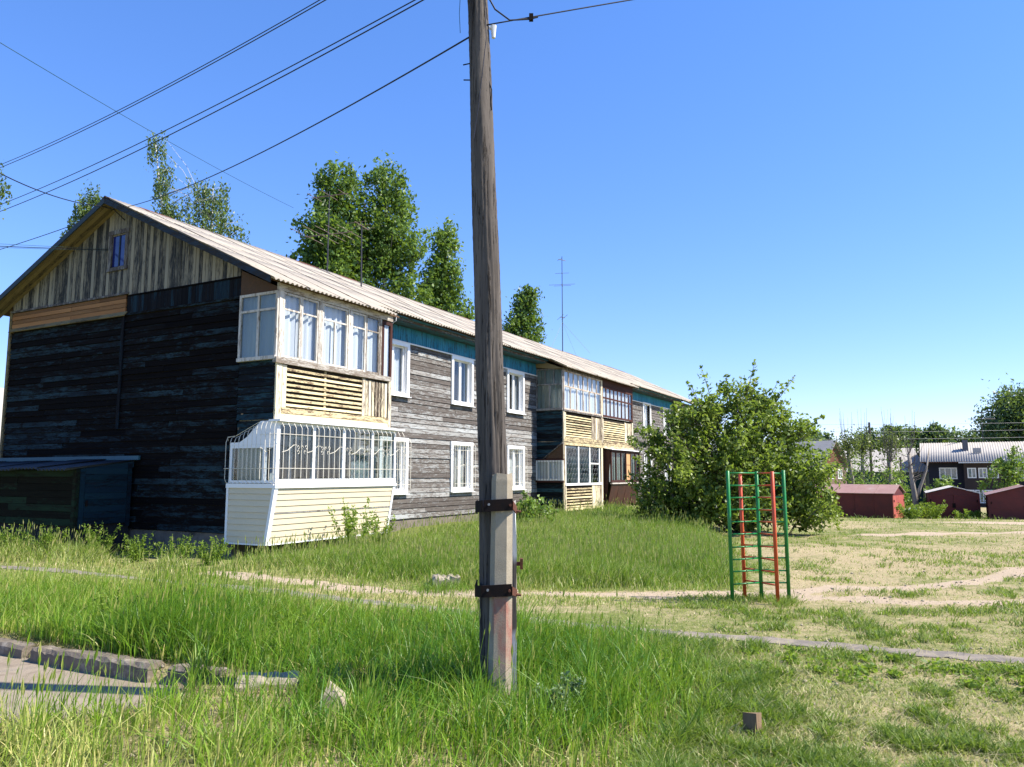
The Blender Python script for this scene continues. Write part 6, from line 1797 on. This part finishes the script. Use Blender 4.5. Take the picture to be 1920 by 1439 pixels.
# 3 short sparse field grass on the right, and further back
P = sample(420000, -.30, .74, 3.9, 60.0, True)
dirt = dirtness(P)
nz_ = vnoise(P[:, 0], P[:, 1], .55); n2_ = vnoise(P[:, 0] + 9, P[:, 1], 2.2); n3_ = vnoise(P[:, 0], P[:, 1] + 5, .16)
edge = P[:, 0] - np.interp(P[:, 1], [3, 11, 12.5, 15, 20, 26, 34, 60], [-9, 2.2, 3.7, 4.3, 5.4, 6.4, 9.0, 20]) + .6 * (nz_ - .5)
clump = sstep(.50, .76, .45 * nz_ + .25 * n2_ + .42 * n3_)
near_tall = np.exp(-np.clip(P[:, 0] - np.interp(P[:, 1], [3.4, 5.1, 5.7, 6.8, 7.9, 8.9, 10], [.5, .81, 1.25, 1.68, 1.76, 1.44, 1.0]), 0, 9) / .55) * (P[:, 1] < 9.2)
dens = (.17 + .80 * clump + .6 * near_tall) * (1 - .95 * sstep(.25, .75, dirt)) * np.where(edge < -.2, 0, 1)
ok = clear(P, .16) & (rng.random(len(P)) < dens) & ~in_poly(P, TALL)
P, nz_, n2_, clump, near_tall = [q[ok] for q in (P, nz_, n2_, clump, near_tall)]
lift = np.clip(P[:, 1] - 25, 0, 20) / 20
gar = np.exp(-((P[:, 1] - 48.5 + .12 * (P[:, 0] - 25)) / 2.2) ** 2)
h = (.045 + .06 * clump + .13 * near_tall + .05 * lift + .25 * gar * rng.random(len(P))) * (.5 + .9 * rng.random(len(P)))
tint = .60 - .30 * clump + .20 * (n2_ - .5) + rng.normal(0, .16, len(P)) - .18 * near_tall - .3 * gar
dead = rng.random(len(P)) < .38 * (1 - clump) * (1 - near_tall)
tint = np.where(dead, .85 + .2 * rng.random(len(P)), tint)
stuff('field_grass', [blades(P, h, (.0075 + .006 * rng.random(len(P))) * (1 + P[:, 1] / 22), .3 + .8 * rng.random(len(P)), tint, 2, wind=(.05, .0))], M['dry'], 'short patchy grass on the trodden yard')
# tufts at the climbing frame's feet
P = np.concatenate([np.column_stack([rng.normal(cx, .10, 90), rng.normal(cy, .09, 90)]) for cx, cy in ((3.2, 11.35), (3.55, 11.7), (3.7, 11.6), (3.82, 11.25), (3.75, 11.1), (4.08, 11.55), (3.95, 11.3))])
stuff('foot_tufts', [blades(P, .06 + .16 * rng.random(len(P)), .007 + .004 * rng.random(len(P)), .3 + .9 * rng.random(len(P)), .25 + .35 * rng.random(len(P)), 3)], M['dry'], 'ragged grass tufts around the feet of the climbing frame')
P = np.column_stack([rng.normal(-1.05, .38, 900), rng.normal(12.55, .22, 900)])
stuff('mound_tuft', [blades(P, (.10 + .22 * rng.random(len(P))) * np.exp(-((P[:, 0] + 1.05) / .6) ** 2), .007 + .004 * rng.random(len(P)), .3 + .7 * rng.random(len(P)), .08 + .3 * rng.random(len(P)), 3)], M['meadow'], 'dark grass tuft on the small mound beside the track')
# low broad-leaved rosettes by the footpath
cen = np.column_stack([1.6 + 3.8 * rng.random(46), np.zeros(46)])
cen[:, 1] = np.interp(cen[:, 0], [1.5, 5.2], [8.95, 7.5]) - .15 - 1.1 * rng.random(46) ** 1.7
m_ = 60
C = np.repeat(cen, m_, 0) + rng.normal(0, .055, (len(cen) * m_, 2)) * np.repeat(.5 + 1.3 * rng.random((len(cen), 1)), m_, 0)
z = terrain(C[:, 0], C[:, 1]) + .01 + .05 * rng.random(len(C))
tag(link('ground_cover', leaf_mesh('ground_cover', np.column_stack([C, z]), .05, .35 + rng.normal(0, .2, len(C)), M['weed'])), 'low green broad-leaved weeds beside the footpath', 'weeds', kind='stuff')

# pebbles and litter of dry stalks on the bare ground
P = sample(30000, -.6, .72, 5.0, 26.0, True)
dd = np.maximum(dirtness(P), np.exp(-np.clip(poly_dist(P, ASPH) - .15, 0, 9) / .12) * .8)
P = P[(rng.random(len(P)) < dd * .55 + .03) & clear(P, .10)]
n = len(P)
r = (.006 + .016 * rng.random(n) ** 3) * (1 + P[:, 1] / 30)
c = np.column_stack([P, terrain(P[:, 0], P[:, 1]) + r * .25])
o8 = np.array([(1, 0, 0), (0, 1, 0), (-1, 0, 0), (0, -1, 0), (0, 0, .7), (0, 0, -.7)], float)
V = (c[:, None, :] + o8[None] * r[:, None, None] * (.7 + .6 * rng.random((n, 6, 1)))).reshape(-1, 3)
F = (np.arange(n) * 6)[:, None, None] + np.array([(0, 1, 4), (1, 2, 4), (2, 3, 4), (3, 0, 4), (1, 0, 5), (2, 1, 5), (3, 2, 5), (0, 3, 5)])[None]
tag(link('pebbles', np_mesh('pebbles', V, F3=F.reshape(-1, 3), mat=M['concrete'])), 'small pebbles scattered on the dirt track and path edge', 'pebbles', kind='stuff')
P = sample(14000, -.3, .72, 4.2, 22.0, True); P = P[clear(P, .05) & ~in_poly(P, TALL)]
stuff('dry_stalks', [blades(P, .05 + .10 * rng.random(len(P)), .004 + .003 * rng.random(len(P)), 2.2 + 1.5 * rng.random(len(P)), .85 + .15 * rng.random(len(P)), 2)], M['dry'], 'flattened dry stalks lying on the trodden yard')

# 4 weeds as plants of their own
def weed(label, loc, h, spread, n_stem, leaf, mat, group='weeds', leaves=46):
    t = empty('weed_plant', loc); tag(t, label, 'weed', group)
    b = MB(); P = []
    for k in range(n_stem):
        a = rng.random() * 6.28; r = spread * rng.random() ** .6
        x0, y0 = math.cos(a) * r * .35, math.sin(a) * r * .35
        x1, y1 = math.cos(a) * r, math.sin(a) * r
        hh = h * (.55 + .5 * rng.random())
        b.tube([(x0, y0, -.03), ((x0 + x1) / 2, (y0 + y1) / 2, hh * .55), (x1, y1, hh)], [.007, .005, .002], 4, False)
        u = rng.random(leaves) ** .8
        q = np.column_stack([x0 + (x1 - x0) * u, y0 + (y1 - y0) * u, hh * u]) + rng.normal(0, leaf * .7, (leaves, 3)) * (1.1 - .6 * u[:, None])
        P.append(q)
    P = np.concatenate(P); P[:, 2] = np.maximum(P[:, 2], .02)
    tag(b.build('stems', M['weed'], t), kind='stuff')
    link('foliage', leaf_mesh('foliage', P, leaf, .45 + rng.normal(0, .2, len(P)), M[mat], aspect=.4), t)
wp = from_house(1.75, -2.0); weed('tall weed with flowering tops standing against the cream siding skirt', (wp[0], wp[1], tz(*wp)), 1.25, .62, 26, .085, 'weed')
wp = from_house(2.8, -1.9); weed('bushy knee-high weed at the right foot of the cream siding skirt', (wp[0], wp[1], tz(*wp)), .75, .5, 22, .08, 'weed')
for (x, y, h_, s_, lab) in ((-2.3, 3.0, .75, .45, 'leafy weed below the blue shed door'), (-1.7, 2.2, .85, .5, 'tallest weed clump by the gable wall right of the shed'), (-1.4, 1.2, .65, .5, 'weed clump halfway along the bare gable wall'), (-1.3, .2, .6, .45, 'weed clump near the corner of the cream skirt'), (-1.2, -.8, .6, .4, 'low weed under the cream skirt corner'), (-2.6, 3.9, .8, .4, 'bright weed in front of the shed corner post'), (-2.8, 5.0, .5, .4, 'small weed before the dark shed plinth')):
    p_ = from_house(x, y); weed(lab, (p_[0], p_[1], tz(*p_)), h_ * .9, s_, 22, .055, 'weed', leaves=40)
for (x, y, h_, s_, lab) in ((-4.55, 9.0, .55, .3, 'dark leafy weed rising behind the long kerb stone'), (-2.35, 8.6, .4, .3, 'leafy weed in the tall grass behind the small sunk kerb stone')):
    weed(lab, (x, y, tz(x, y)), h_, s_, 12, .055, 'weed', leaves=24)
weed('pale feathery weed low in the grass right of the pole', (.36, 6.15, 0), .28, .20, 14, .05, 'weed_pale')
weed('green nettle clump beside the red garage corner', (25.2, 49.4, tz(25.2, 49.4)), .9, .9, 26, .14, 'weed')
weed('tall nettle clump between the red garages', (27.3, 51.0, tz(27.3, 51.0)), 1.1, 1.2, 30, .15, 'weed')
weed('nettle strip along the foot of the middle garage', (29.6, 50.4, tz(29.6, 50.4)), .6, 1.2, 26, .13, 'weed')
